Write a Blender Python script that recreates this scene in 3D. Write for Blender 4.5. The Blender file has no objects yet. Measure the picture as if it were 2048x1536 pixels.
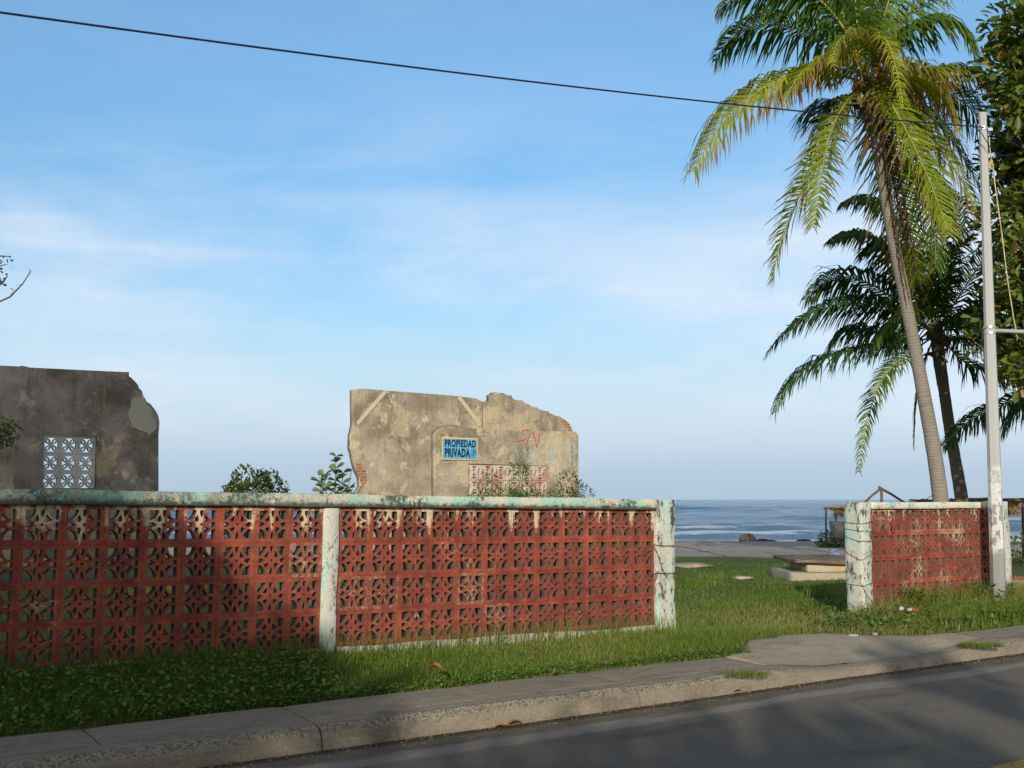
import bpy, bmesh, math, random
import numpy as np
from mathutils import Vector, Matrix
random.seed(7); rng = np.random.default_rng(7)
sc = bpy.context.scene; C = sc.collection
PI = math.pi
# ------------------------------------------------------------------ camera
F = 2200.0; CAMH = 1.6; PITCH = math.atan(230.4/F)
cd = bpy.data.cameras.new('camera'); cam = bpy.data.objects.new('camera', cd); C.objects.link(cam)
cam.location = (0, 0, CAMH); cam.rotation_euler = (PI/2+PITCH, 0, 0)
cd.sensor_width = 36; cd.lens = F/2048*36; cd.clip_start = .1; cd.clip_end = 20000
sc.camera = cam
# ------------------------------------------------------------------ world, sun, exposure
SUN_EL = math.radians(17); SH = Vector((.09, 1, 0)).normalized()      # SH: the way shadows fall
w = bpy.data.worlds.new('World'); sc.world = w; w.use_nodes = True
nt = w.node_tree; nt.nodes.clear()
def wn(t, **k):
    n = nt.nodes.new(t)
    for a, b in k.items(): setattr(n, a, b)
    return n
out = wn('ShaderNodeOutputWorld'); bg = wn('ShaderNodeBackground'); bg.inputs[1].default_value = .14
sky = wn('ShaderNodeTexSky', sky_type='NISHITA', sun_disc=False)
sky.sun_elevation = SUN_EL; sky.sun_rotation = PI+math.atan2(SH.x, SH.y)
sky.air_density = 1.0; sky.dust_density = 0.6; sky.ozone_density = 2.0; sky.altitude = 0
tc = wn('ShaderNodeTexCoord')
def wmath(op, a, b=None, c=None, clamp=False):
    n = wn('ShaderNodeMath', operation=op, use_clamp=clamp)
    for i, v in enumerate((a, b, c)):
        if v is None: continue
        if isinstance(v, (int, float)): n.inputs[i].default_value = v
        else: nt.links.new(v, n.inputs[i])
    return n.outputs[0]
sep = wn('ShaderNodeSeparateXYZ'); nt.links.new(tc.outputs['Generated'], sep.inputs[0])
def cloudnoise(sx, sz, scale, detail, rough, dist, off):
    mp = wn('ShaderNodeMapping'); nt.links.new(tc.outputs['Generated'], mp.inputs[0])
    mp.inputs['Scale'].default_value = (sx, 1, sz); mp.inputs['Location'].default_value = off
    mp.inputs['Rotation'].default_value = (0, .05, 0)
    n = wn('ShaderNodeTexNoise'); nt.links.new(mp.outputs[0], n.inputs['Vector'])
    n.inputs['Scale'].default_value = scale; n.inputs['Detail'].default_value = detail
    n.inputs['Roughness'].default_value = rough; n.inputs['Distortion'].default_value = dist
    return n.outputs['Fac']
def wrange(v, a, b, c=0., d=1.):
    n = wn('ShaderNodeMapRange', interpolation_type='SMOOTHSTEP'); nt.links.new(v, n.inputs[0])
    for i, q in enumerate((a, b, c, d)): n.inputs[i+1].default_value = q
    return n.outputs[0]
c1 = wrange(cloudnoise(1.6, 7, 2.2, 9, .55, .5, (3, 0, .4)), .42, .78)
c2 = wrange(cloudnoise(.9, 3, 1.7, 7, .6, .3, (7, 2, 1.2)), .40, .72)
band = wmath('MULTIPLY', wrange(sep.outputs[2], .02, .10), wrange(sep.outputs[2], .38, .14))
ci = wmath('MULTIPLY', wmath('ADD', wmath('MULTIPLY', c1, .44), wmath('MULTIPLY', c2, .66)), wmath('ADD', wmath('MULTIPLY', band, 1.25), .12), clamp=True)
c3 = wmath('MULTIPLY', wrange(cloudnoise(1, 2.6, 9, 6, .6, .0, (1.3, 0, .1)), .60, .76), wmath('MULTIPLY', wrange(sep.outputs[2], .012, .03), wrange(sep.outputs[2], .085, .04)))
cf = wmath('MAXIMUM', ci, wmath('MULTIPLY', c3, .5))
mix = wn('ShaderNodeMix', data_type='RGBA')
tint = wn('ShaderNodeMix', data_type='RGBA', blend_type='MULTIPLY'); tint.inputs[0].default_value = 1; nt.links.new(sky.outputs[0], tint.inputs[6]); tl_ = wn('ShaderNodeMix', data_type='RGBA'); nt.links.new(wrange(sep.outputs[2], .18, .44), tl_.inputs[0]); tl_.inputs[6].default_value = (.475, .665, .755, 1); tl_.inputs[7].default_value = (.70, .895, .94, 1); nt.links.new(tl_.outputs[2], tint.inputs[7])
hz = wn('ShaderNodeMix', data_type='RGBA')                                  # moist air low over the sea
hf = wmath('POWER', wrange(sep.outputs[2], .33, .04), 1.9)
nt.links.new(hf, hz.inputs[0]); nt.links.new(tint.outputs[2], hz.inputs[6]); hz.inputs[7].default_value = (2.95, 3.68, 4.30, 1)
hb = wn('ShaderNodeMix', data_type='RGBA'); nt.links.new(wrange(sep.outputs[2], .085, -.01), hb.inputs[0]); nt.links.new(hz.outputs[2], hb.inputs[6]); hb.inputs[7].default_value = (2.15, 2.80, 3.50, 1)
nt.links.new(cf, mix.inputs[0]); nt.links.new(hb.outputs[2], mix.inputs[6]); mix.inputs[7].default_value = (3.9, 4.35, 4.95, 1)
bk = wn('ShaderNodeMix', data_type='RGBA')                                   # unseen warm veil added behind the camera to neutralise the blue ambient light
nt.links.new(wmath('MULTIPLY', wrange(sep.outputs[1], .05, -.45), .72), bk.inputs[0]); nt.links.new(mix.outputs[2], bk.inputs[6]); bk.inputs[7].default_value = (3.5, 3.1, 2.55, 1)
nt.links.new(bk.outputs[2], bg.inputs[0]); nt.links.new(bg.outputs[0], out.inputs[0])
sd = bpy.data.lights.new('sun', 'SUN'); sun = bpy.data.objects.new('sun', sd); C.objects.link(sun)
sd.energy = 2.85; sd.angle = math.radians(.6); sd.color = (1, .89, .73)
ldir = Vector((SH.x*math.cos(SUN_EL), SH.y*math.cos(SUN_EL), -math.sin(SUN_EL)))
sun.rotation_euler = ldir.to_track_quat('-Z', 'Y').to_euler(); sun.location = (-2, -20, 12)
sc.view_settings.view_transform = 'Standard'; sc.view_settings.look = 'None'; sc.view_settings.gamma = 1
sc.view_settings.exposure = 0.5
# ------------------------------------------------------------------ frames of reference
A = math.atan(.682); DV = Vector((math.cos(A), math.sin(A), 0)); NV = Vector((-DV.y, DV.x, 0)); O = Vector((0, 10.41, 0))
def ray(x, y):
    a = (x-1024)/F; b = (768-y)/F
    return Vector((a, math.cos(PITCH)-b*math.sin(PITCH), b*math.cos(PITCH)+math.sin(PITCH)))
def at(x, y, Y):
    r = ray(x, y); k = Y/r.y; return Vector((r.x*k, Y, CAMH+r.z*k))
def gz(x, y, z):
    r = ray(x, y); k = (z-CAMH)/r.z; return Vector((r.x*k, r.y*k, z))
def L(s, n, z=0): return O+DV*s-NV*n+Vector((0, 0, z))
def sn(P): d = P-O; return d.x*DV.x+d.y*DV.y, -(d.x*NV.x+d.y*NV.y)
def onwall(x, y, n):
    r = ray(x, y); k = (-n+O.dot(NV))/(r.dot(Vector((NV.x, NV.y, 0)))); P = Vector((r.x*k, r.y*k, CAMH+r.z*k))
    return sn(P)[0], P.z                                   # (s, z)
# ------------------------------------------------------------------ object helpers
def tag(o, label=None, cat=None, group=None, kind=None):
    if label: o['label'] = label
    if cat: o['category'] = cat
    if group: o['group'] = group
    if kind: o['kind'] = kind
    return o
def empty(name, loc, rot=(0, 0, 0)):
    o = bpy.data.objects.new(name, None); o.location = loc; o.rotation_euler = rot; C.objects.link(o); o.empty_display_size = .2; return o
def link(name, me, m=None, parent=None, loc=None, rot=None):
    o = bpy.data.objects.new(name, me); C.objects.link(o)
    if m is not None:
        for q in (m if isinstance(m, (list, tuple)) else [m]): me.materials.append(q)
    if parent: o.parent = parent
    if loc is not None: o.location = loc
    if rot is not None: o.rotation_euler = rot
    return o
def mesh(name, vs, fs, smooth=False):
    me = bpy.data.meshes.new(name); me.from_pydata([tuple(v) for v in vs], [], [tuple(f) for f in fs]); me.update()
    if smooth: me.polygons.foreach_set('use_smooth', [True]*len(me.polygons))
    return me
def npmesh(name, V, quads=None, tris=None, attr=None, smooth=False):
    me = bpy.data.meshes.new(name); V = np.asarray(V, dtype=np.float32)
    nq = 0 if quads is None else len(quads); ntr = 0 if tris is None else len(tris)
    me.vertices.add(len(V)); me.vertices.foreach_set('co', V.ravel())
    idx = np.concatenate([np.asarray(a, dtype=np.int32).ravel() for a in (quads, tris) if a is not None and len(a)])
    me.loops.add(len(idx)); me.loops.foreach_set('vertex_index', idx)
    me.polygons.add(nq+ntr)
    st = np.concatenate([np.arange(nq)*4, nq*4+np.arange(ntr)*3]).astype(np.int32)
    me.polygons.foreach_set('loop_start', st)
    me.update(calc_edges=True); me.validate()
    if attr is not None:
        for k, v in attr.items():
            a = me.attributes.new(k, 'FLOAT', 'POINT'); a.data.foreach_set('value', np.asarray(v, dtype=np.float32))
    if smooth: me.polygons.foreach_set('use_smooth', [True]*len(me.polygons))
    return me
class MB:
    def __init__(s): s.v = []; s.f = []
    def box(s, x0, x1, y0, y1, z0, z1):
        b = len(s.v)
        s.v += [(x, y, z) for z in (z0, z1) for y in (y0, y1) for x in (x0, x1)]
        s.f += [tuple(b+i for i in q) for q in ((0, 2, 3, 1), (4, 5, 7, 6), (0, 1, 5, 4), (2, 6, 7, 3), (0, 4, 6, 2), (1, 3, 7, 5))]
        return s
    def tube(s, pts, rad, n=8, cap=True):
        pts = [Vector(p) for p in pts]
        if not isinstance(rad, (list, tuple)): rad = [rad]*len(pts)
        ref = Vector((0, 0, 1)); b0 = len(s.v); prev = None
        for i, p in enumerate(pts):
            t = (pts[min(i+1, len(pts)-1)]-pts[max(i-1, 0)]).normalized()
            if prev is None:
                u = t.cross(ref)
                if u.length < .1: u = t.cross(Vector((1, 0, 0)))
                u.normalize()
            else:
                u = (prev-t*prev.dot(t)).normalized()
            prev = u; v = t.cross(u)
            for k in range(n):
                a = 2*PI*k/n; s.v.append(tuple(p+(u*math.cos(a)+v*math.sin(a))*rad[i]))
        for i in range(len(pts)-1):
            for k in range(n):
                a = b0+i*n+k; c = b0+i*n+(k+1) % n; s.f.append((a, c, c+n, a+n))
        if cap:
            s.f.append(tuple(b0+k for k in reversed(range(n)))); e = b0+(len(pts)-1)*n; s.f.append(tuple(e+k for k in range(n)))
        return s
    def build(s, name, m, parent=None, smooth=False, bevel=0, **k):
        me = mesh(name, s.v, s.f, smooth)
        bm = bmesh.new(); bm.from_mesh(me); bmesh.ops.recalc_face_normals(bm, faces=bm.faces)
        if bevel: bmesh.ops.bevel(bm, geom=bm.edges[:], offset=bevel, segments=2, affect='EDGES', profile=.6)
        bm.to_mesh(me); bm.free()
        if smooth: me.polygons.foreach_set('use_smooth', [True]*len(me.polygons))
        return link(name, me, m, parent, **k)
def curve_mesh(name, outer, holes, depth, bevel=0):
    """filled outline with holes, standing in x-z, front face at y=0 looking to -y, thickness depth"""
    cu = bpy.data.curves.new('c', 'CURVE'); cu.dimensions = '2D'; cu.fill_mode = 'BOTH'; cu.extrude = depth/2-bevel; cu.bevel_depth = bevel; cu.bevel_resolution = 0
    if bevel: cu.offset = -bevel
    for pl in [outer]+list(holes):
        sp = cu.splines.new('POLY'); sp.points.add(len(pl)-1); sp.use_cyclic_u = True
        for i, p in enumerate(pl): sp.points[i].co = (p[0], p[1], 0, 1)
    o = bpy.data.objects.new('c', cu); C.objects.link(o)
    dg = bpy.context.evaluated_depsgraph_get(); me = bpy.data.meshes.new_from_object(o.evaluated_get(dg), depsgraph=dg)
    bpy.data.objects.remove(o); bpy.data.curves.remove(cu)
    me.transform(Matrix.Translation((0, depth/2, 0)) @ Matrix.Rotation(PI/2, 4, 'X')); me.name = name
    bm = bmesh.new(); bm.from_mesh(me); bmesh.ops.remove_doubles(bm, verts=bm.verts, dist=1e-5); bmesh.ops.recalc_face_normals(bm, faces=bm.faces); bm.to_mesh(me); bm.free()
    me.materials.clear(); return me
def rough_outline(pts, jag, step=.12, keep=()):
    o = []
    for i in range(len(pts)):
        a = pts[i]; b = pts[(i+1) % len(pts)]; o.append(a)
        if i in keep: continue
        d = math.hypot(b[0]-a[0], b[1]-a[1]); k = int(d/step)
        for j in range(1, k):
            t = j/k; o.append((a[0]+(b[0]-a[0])*t+random.uniform(-jag, jag), a[1]+(b[1]-a[1])*t+random.uniform(-jag, jag)))
    return o
# ------------------------------------------------------------------ material helpers
class Mt:
    def __init__(s, name, rough=.85, spec=.3):
        s.m = bpy.data.materials.new(name); s.m.use_nodes = True; s.t = s.m.node_tree; s.p = s.t.nodes['Principled BSDF']
        s.p.inputs['Roughness'].default_value = rough; s.p.inputs['Specular IOR Level'].default_value = spec
        s._w = None; s._g = None
    def new(s, t, **k):
        n = s.t.nodes.new(t)
        for a, b in k.items(): setattr(n, a, b)
        return n
    def put(s, v, sock):
        if hasattr(v, 'links'): s.t.links.new(v, sock)
        elif isinstance(v, (tuple, list)) and len(v) == 3 and sock.type == 'RGBA': sock.default_value = (*v, 1)
        else: sock.default_value = v
    def math(s, op, a, b=0., c=0., clamp=False):
        n = s.new('ShaderNodeMath', operation=op, use_clamp=clamp)
        for i, v in enumerate((a, b, c)): s.put(v, n.inputs[i])
        return n.outputs[0]
    def world(s):                                             # (s, -n, z): coordinates along the street
        if s._w is None:
            g = s.geo().outputs['Position']; v = s.new('ShaderNodeVectorMath', operation='SUBTRACT'); s.put(g, v.inputs[0]); v.inputs[1].default_value = O
            r = s.new('ShaderNodeVectorRotate', rotation_type='Z_AXIS'); s.put(v.outputs[0], r.inputs[0]); r.inputs['Angle'].default_value = -A
            s._w = r.outputs[0]
        return s._w
    def geo(s):
        if s._g is None: s._g = s.new('ShaderNodeNewGeometry')
        return s._g
    def xyz(s, v=None):
        n = s.new('ShaderNodeSeparateXYZ'); s.put(v if v is not None else s.world(), n.inputs[0]); return n.outputs
    def noise(s, scale, detail=4, rough=.6, stretch=(1, 1, 1), off=(0, 0, 0), dist=0., vec=None):
        mp = s.new('ShaderNodeMapping'); s.put(vec if vec is not None else s.world(), mp.inputs[0]); mp.inputs['Scale'].default_value = stretch; mp.inputs['Location'].default_value = off
        n = s.new('ShaderNodeTexNoise'); s.put(mp.outputs[0], n.inputs['Vector'])
        n.inputs['Scale'].default_value = scale; n.inputs['Detail'].default_value = detail; n.inputs['Roughness'].default_value = rough; n.inputs['Distortion'].default_value = dist
        return n.outputs['Fac']
    def voro(s, scale, vec=None, feature='F1', stretch=(1, 1, 1), out='Distance'):
        mp = s.new('ShaderNodeMapping'); s.put(vec if vec is not None else s.world(), mp.inputs[0]); mp.inputs['Scale'].default_value = stretch
        n = s.new('ShaderNodeTexVoronoi', feature=feature); s.put(mp.outputs[0], n.inputs['Vector']); n.inputs['Scale'].default_value = scale
        return n.outputs[out]
    def rng(s, v, a, b, c=0., d=1.):
        n = s.new('ShaderNodeMapRange', interpolation_type='SMOOTHSTEP'); s.put(v, n.inputs[0])
        for i, q in enumerate((a, b, c, d)): s.put(q, n.inputs[i+1])
        return n.outputs[0]
    def mix(s, f, a, b, mode='MIX'):
        n = s.new('ShaderNodeMix', data_type='RGBA', blend_type=mode); s.put(f, n.inputs[0]); s.put(a, n.inputs[6]); s.put(b, n.inputs[7]); return n.outputs[2]
    def mul(s, a, b): return s.math('MULTIPLY', a, b, clamp=True)
    def obj(s): return s.new('ShaderNodeTexCoord').outputs['Object']
    def mixv(s, v, n, k):
        c = s.new('ShaderNodeCombineXYZ'); s.put(s.math('MULTIPLY', n, k), c.inputs[0]); s.put(s.math('MULTIPLY', n, -k), c.inputs[1]); a = s.new('ShaderNodeVectorMath', operation='ADD'); s.put(v, a.inputs[0]); s.put(c.outputs[0], a.inputs[1]); return a.outputs[0]
    def rand(s): return s.new('ShaderNodeObjectInfo').outputs['Random']
    def attr(s, n):
        a = s.new('ShaderNodeAttribute'); a.attribute_name = n; return a.outputs['Fac']
    def col(s, c): s.put(c, s.p.inputs['Base Color']); return s
    def bump(s, h, strength=.5, dist=.01):
        b = s.new('ShaderNodeBump'); s.put(h, b.inputs['Height']); b.inputs['Strength'].default_value = strength; b.inputs['Distance'].default_value = dist
        s.put(b.outputs[0], s.p.inputs['Normal']); return s
    def leafy(s, col, trans=.35):
        s.col(col); tr = s.new('ShaderNodeBsdfTranslucent'); s.put(s.mix(1., col, (1.15, 1.2, .55), 'MULTIPLY'), tr.inputs[0])
        mx = s.new('ShaderNodeMixShader'); mx.inputs[0].default_value = trans
        s.t.links.new(s.p.outputs[0], mx.inputs[1]); s.t.links.new(tr.outputs[0], mx.inputs[2])
        s.t.links.new(mx.outputs[0], s.t.nodes['Material Output'].inputs[0]); return s
def plain(name, col, rough=.8, var=.25, scale=8, bump=.3, metal=0):
    m = Mt(name, rough); n = m.noise(scale, 6); c = m.mix(m.rng(n, .3, .7), tuple(x*(1-var) for x in col), tuple(min(1, x*(1+var)) for x in col)); m.col(c).bump(m.noise(scale*6, 4), bump, .005)
    m.p.inputs['Metallic'].default_value = metal; return m.m

# --- masonry materials
def mat_paint():
    m = Mt('faded_red_paint', .8); x = m.xyz(); z = x[2]
    base = m.mix(m.rng(m.noise(2.2, 5), .35, .65), (.20, .033, .025), (.32, .068, .040))
    base = m.mix(m.rng(m.noise(18, 6, .7), .45, .75), base, (.40, .125, .065))
    base = m.mix(m.mul(m.rng(m.noise(55, 5, .75), .52, .68), .28), base, (.46, .19, .12))
    base = m.mix(m.mul(m.math('ABSOLUTE', m.math('SUBTRACT', m.rand(), .5)), .7), base, (.13, .026, .024))
    base = m.mix(m.mul(m.rng(m.noise(5, 6, .7, off=(5, 0, 3)), .45, .65), .6), base, (.10, .028, .024))        # grime
    cream = m.mix(m.noise(25, 5), (.50, .36, .22), (.68, .56, .40))
    fine = m.noise(30, 8, .8)
    strk = m.noise(7, 4, .6, stretch=(1.25, 1, .16), off=(2, 0, 1))                                           # paint washed off in drips
    top = m.rng(z, 1.05, 1.53); ts = m.math('ADD', m.math('MULTIPLY', top, .42), m.math('ADD', m.math('MULTIPLY', strk, .9), m.math('MULTIPLY', fine, .62)))
    rib = m.rng(m.math('ABSOLUTE', m.math('SUBTRACT', m.math('FRACT', m.math('DIVIDE', m.math('ADD', x[0], 1.787), .2965)), .5)), .36, .44); mask = m.rng(m.math('ADD', ts, m.math('MULTIPLY', rib, .12)), 1.17, 1.31)
    low = m.mul(m.rng(m.math('ADD', m.math('MULTIPLY', m.noise(1.7, 3, .5, stretch=(1, 1, 1.2), off=(9, 0, 0)), 1.), m.math('MULTIPLY', fine, .65)), m.math('SUBTRACT', .99, m.math('MULTIPLY', m.math('GREATER_THAN', x[0], 4.), .15)), 1.13), .8)
    rb = m.mul(m.rng(m.math('ADD', m.rand(), m.math('MULTIPLY', fine, .6)), 1.22, 1.42), .75)
    mk = m.math('MAXIMUM', m.math('MAXIMUM', mask, low), rb)
    c = m.mix(mk, base, cream)
    c = m.mix(m.mul(m.rng(m.math('ADD', z, m.math('MULTIPLY', m.noise(6, 5), .5)), .82, .45), .5), c, (.09, .055, .03))
    return m.col(c).bump(m.math('ADD', m.noise(60, 6), m.math('MULTIPLY', mk, -.35)), .6, .006).m
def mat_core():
    m = Mt('bare_block_core', .95); c = m.mix(m.noise(14, 5), (.050, .040, .031), (.125, .10, .076)); c = m.mix(m.mul(m.rng(m.noise(8, 4), .55, .7), .5), c, (.30, .08, .05))  # bare concrete, its colour darkened to deepen the shade inside the holes
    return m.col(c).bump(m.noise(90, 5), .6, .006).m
def mat_lichen(name, dark=.5, mint=.5, base1=(.62, .60, .50), base2=(.74, .72, .62)):
    m = Mt(name, .92); x = m.xyz()
    c = m.mix(m.noise(6, 5), base1, base2)
    c = m.mix(m.mul(m.rng(m.noise(3.3, 5, .65, stretch=(1, 1, .6), off=(3, 0, 7)), .62-.25*mint, .72-.22*mint), .8), c, (.30, .56, .47))
    sp = m.noise(26, 9, .8, stretch=(1, 1, .8)); lo = m.noise(2.1, 4, .6, off=(1, 1, 4))
    v = m.math('ADD', m.math('MULTIPLY', sp, 1.), m.math('MULTIPLY', lo, .8))
    c = m.mix(m.mul(m.rng(v, 1.02-.22*dark, 1.10-.2*dark), .92), c, (.055, .065, .055))
    c = m.mix(m.mul(m.rng(m.noise(48, 8, .85, off=(4, 4, 4)), .60-.13*dark, .66-.12*dark), .75), c, (.10, .115, .095))
    d = m.math('ADD', m.noise(70, 5, .75), m.math('MULTIPLY', lo, .3))
    c = m.mix(m.mul(m.rng(d, .70, .78), .8), c, (.07, .075, .06))
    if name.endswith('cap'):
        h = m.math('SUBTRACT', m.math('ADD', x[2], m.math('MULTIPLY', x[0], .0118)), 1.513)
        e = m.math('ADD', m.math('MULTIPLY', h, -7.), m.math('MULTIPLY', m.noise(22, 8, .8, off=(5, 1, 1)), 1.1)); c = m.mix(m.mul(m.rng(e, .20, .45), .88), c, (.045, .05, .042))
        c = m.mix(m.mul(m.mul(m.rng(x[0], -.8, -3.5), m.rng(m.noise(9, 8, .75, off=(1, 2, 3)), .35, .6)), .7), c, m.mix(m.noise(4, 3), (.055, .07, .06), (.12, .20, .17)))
    return m.col(c).bump(m.math('ADD', sp, m.math('MULTIPLY', m.noise(90, 5), .5)), .7, .008).m
def mat_pillar():
    m = Mt('peeling_white_pillar_paint', .9); x = m.xyz()
    c = m.mix(m.noise(4, 5), (.46, .47, .41), (.62, .63, .56))
    c = m.mix(m.mul(m.rng(m.noise(5, 5, .65, stretch=(1.6, 1, .35), off=(3, 5, 2)), .52, .6), .75), c, (.36, .62, .54))
    c = m.mix(m.mul(m.rng(m.noise(3, 5, .6, off=(3, 2, 9)), .55, .7), .55), c, (.30, .25, .18))
    sp = m.noise(22, 9, .8, stretch=(1, 1, .5)); lo = m.noise(3, 4, .6, stretch=(2.5, 2, .8), off=(1.6, 2, 4))
    c = m.mix(m.rng(m.math('ADD', sp, m.math('MULTIPLY', lo, .8)), .93, 1.03), c, (.08, .085, .07))
    c = m.mix(m.mul(m.rng(m.noise(48, 7, .85), .54, .62), .7), c, (.12, .12, .10))
    return m.col(c).bump(m.math('ADD', sp, m.noise(80, 5)), .6, .008).m
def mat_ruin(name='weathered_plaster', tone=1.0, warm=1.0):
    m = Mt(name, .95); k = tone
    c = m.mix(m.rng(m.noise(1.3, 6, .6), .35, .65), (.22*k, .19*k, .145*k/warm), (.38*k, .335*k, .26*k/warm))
    c = m.mix(m.mul(m.rng(m.noise(.9, 6, .65, off=(4, 0, 2)), .46, .66), .85), c, (.13*k, .105*k, .075*k))
    pt = m.math('ADD', m.noise(1.1, 3, .5, off=(8, 1, 5)), m.math('MULTIPLY', m.noise(9, 8, .75), .35))
    c = m.mix(m.mul(m.rng(pt, .71, .80), .6), c, (.50*k, .42*k, .29*k))
    c = m.mix(m.mul(m.rng(m.noise(6, 8, .8, off=(3, 3, 3)), .5, .66), .5), c, (.30*k, .25*k, .18*k))
    dr = m.noise(5, 4, .6, stretch=(1.8, 1, .13), off=(0, 0, 1)); z = m.xyz()[2]
    c = m.mix(m.mul(m.mul(m.rng(dr, .50, .66), m.rng(z, 1.6, 3.8)), .38), c, (.11*k, .095*k, .075*k))
    c = m.mix(m.mul(m.rng(m.noise(5, 4, .6, stretch=(1.4, 1, .2), off=(6, 0, 3)), .60, .70), .4), c, (.50*k, .34*k, .20*k))
    c = m.mix(m.mul(m.rng(m.noise(24, 7, .8), .62, .70), .6), c, (.08, .065, .05))
    c = m.mix(m.mul(m.rng(m.noise(1.9, 9, .72, off=(7, 7, 7), dist=.6), .52, .66), .42), c, (.15*k, .12*k, .085*k))
    c = m.mix(m.mul(m.rng(m.noise(3.2, 9, .75, off=(1, 8, 2), dist=.4), .56, .63), .7), c, (.56*k, .48*k, .35*k))
    c = m.mix(m.mul(m.rng(m.noise(16, 8, .8, off=(2, 5, 1)), .52, .62), .35), c, (.12*k, .10*k, .08*k))
    return m.col(c).bump(m.math('ADD', m.noise(7, 8, .7), m.math('MULTIPLY', m.noise(50, 5), .4)), .9, .04).m
M = {}
M['paint'] = mat_paint(); M['core'] = mat_core()
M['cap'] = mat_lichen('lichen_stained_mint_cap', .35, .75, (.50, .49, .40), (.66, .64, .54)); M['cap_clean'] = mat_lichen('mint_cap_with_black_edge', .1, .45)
M['pillar'] = mat_pillar(); M['footing'] = mat_lichen('whitewashed_footing', .35, .1, (.36, .34, .29), (.55, .53, .47))
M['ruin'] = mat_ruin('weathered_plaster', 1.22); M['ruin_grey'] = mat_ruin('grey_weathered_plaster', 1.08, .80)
def mat_ground():
    m = Mt('earth_grass_and_sand', .95, .15); g = m.geo().outputs['Position']; x = m.xyz(g)
    gr = m.mix(m.noise(1.3, 5, .6, vec=g), (.060, .100, .020), (.11, .155, .036))
    gr = m.mix(m.mul(m.rng(m.noise(.55, 5, .65, vec=g, off=(4, 3, 0)), .52, .66), .7), gr, (.16, .115, .055))
    gr = m.mix(m.rng(m.noise(22, 5, .7, vec=g), .45, .8), gr, (.03, .03, .012))
    sd = m.mix(m.noise(.45, 6, .65, stretch=(.5, 1.6, 1), vec=g), (.28, .245, .205), (.42, .365, .305))
    sd = m.mix(m.mul(m.rng(m.noise(.22, 4, .6, stretch=(.4, 1.2, 1), vec=g, off=(3, 8, 0)), .54, .66), .5), sd, (.17, .17, .18))
    edge = m.math('ADD', x[1], m.math('ADD', m.math('MULTIPLY', m.noise(.16, 6, .7, vec=g), 16.), m.math('MULTIPLY', m.math('ABSOLUTE', x[0]), .02)))
    c = m.mix(m.rng(edge, 39, 42), gr, sd)
    return m.col(c).bump(m.noise(14, 6, .7, vec=g), .6, .05).m
def mat_conc(name, c1, c2, agg=.0, w=None):
    m = Mt(name, .93, .2); c = m.mix(m.noise(1.6, 6, .65), c1, c2)
    c = m.mix(m.mul(m.rng(m.noise(3, 6, .7, stretch=(.5, 1.2, 1), off=(3, 1, 0)), .5, .68), .6), c, tuple(v*.5 for v in c1))
    c = m.mix(m.mul(m.rng(m.noise(11, 8, .8, stretch=(.35, 1.4, 1), off=(8, 1, 0)), .5, .62), .5), c, tuple(v*.6 for v in c1))
    c = m.mix(m.mul(m.rng(m.noise(85, 4, .8), .52, .62), .5), c, tuple(v*1.5 for v in c2))
    c = m.mix(m.mul(m.rng(m.noise(45, 6, .8, off=(2, 2, 2)), .56, .66), .55), c, tuple(v*.35 for v in c1))
    if agg:
        v = m.voro(95, out='Color'); sp = m.new('ShaderNodeSeparateColor'); m.put(v, sp.inputs[0]); z = m.xyz()[2]
        nn = m.math('MULTIPLY', m.xyz()[1], -1.); mk = m.mul(m.mul(m.rng(m.math('ADD', z, m.math('MULTIPLY', m.noise(7, 6, .75), .10)), .135, .165), m.rng(m.math('ADD', nn, m.math('MULTIPLY', m.noise(9, 6, .75), .08)), 1.845, 1.875)), agg)
        cc = m.mix(m.rng(sp.outputs[0], .1, .8), (.09, .08, .06), (.36, .32, .25)); c = m.mix(mk, c, cc)
        m.col(c).bump(m.math('ADD', m.math('MULTIPLY', m.voro(95), m.math('MULTIPLY', mk, 1.5)), m.noise(60, 5)), .8, .012)
    else: m.col(c).bump(m.math('ADD', m.noise(70, 5, .7), m.noise(9, 6, .6)), .55, .01)
    return m.m
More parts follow.
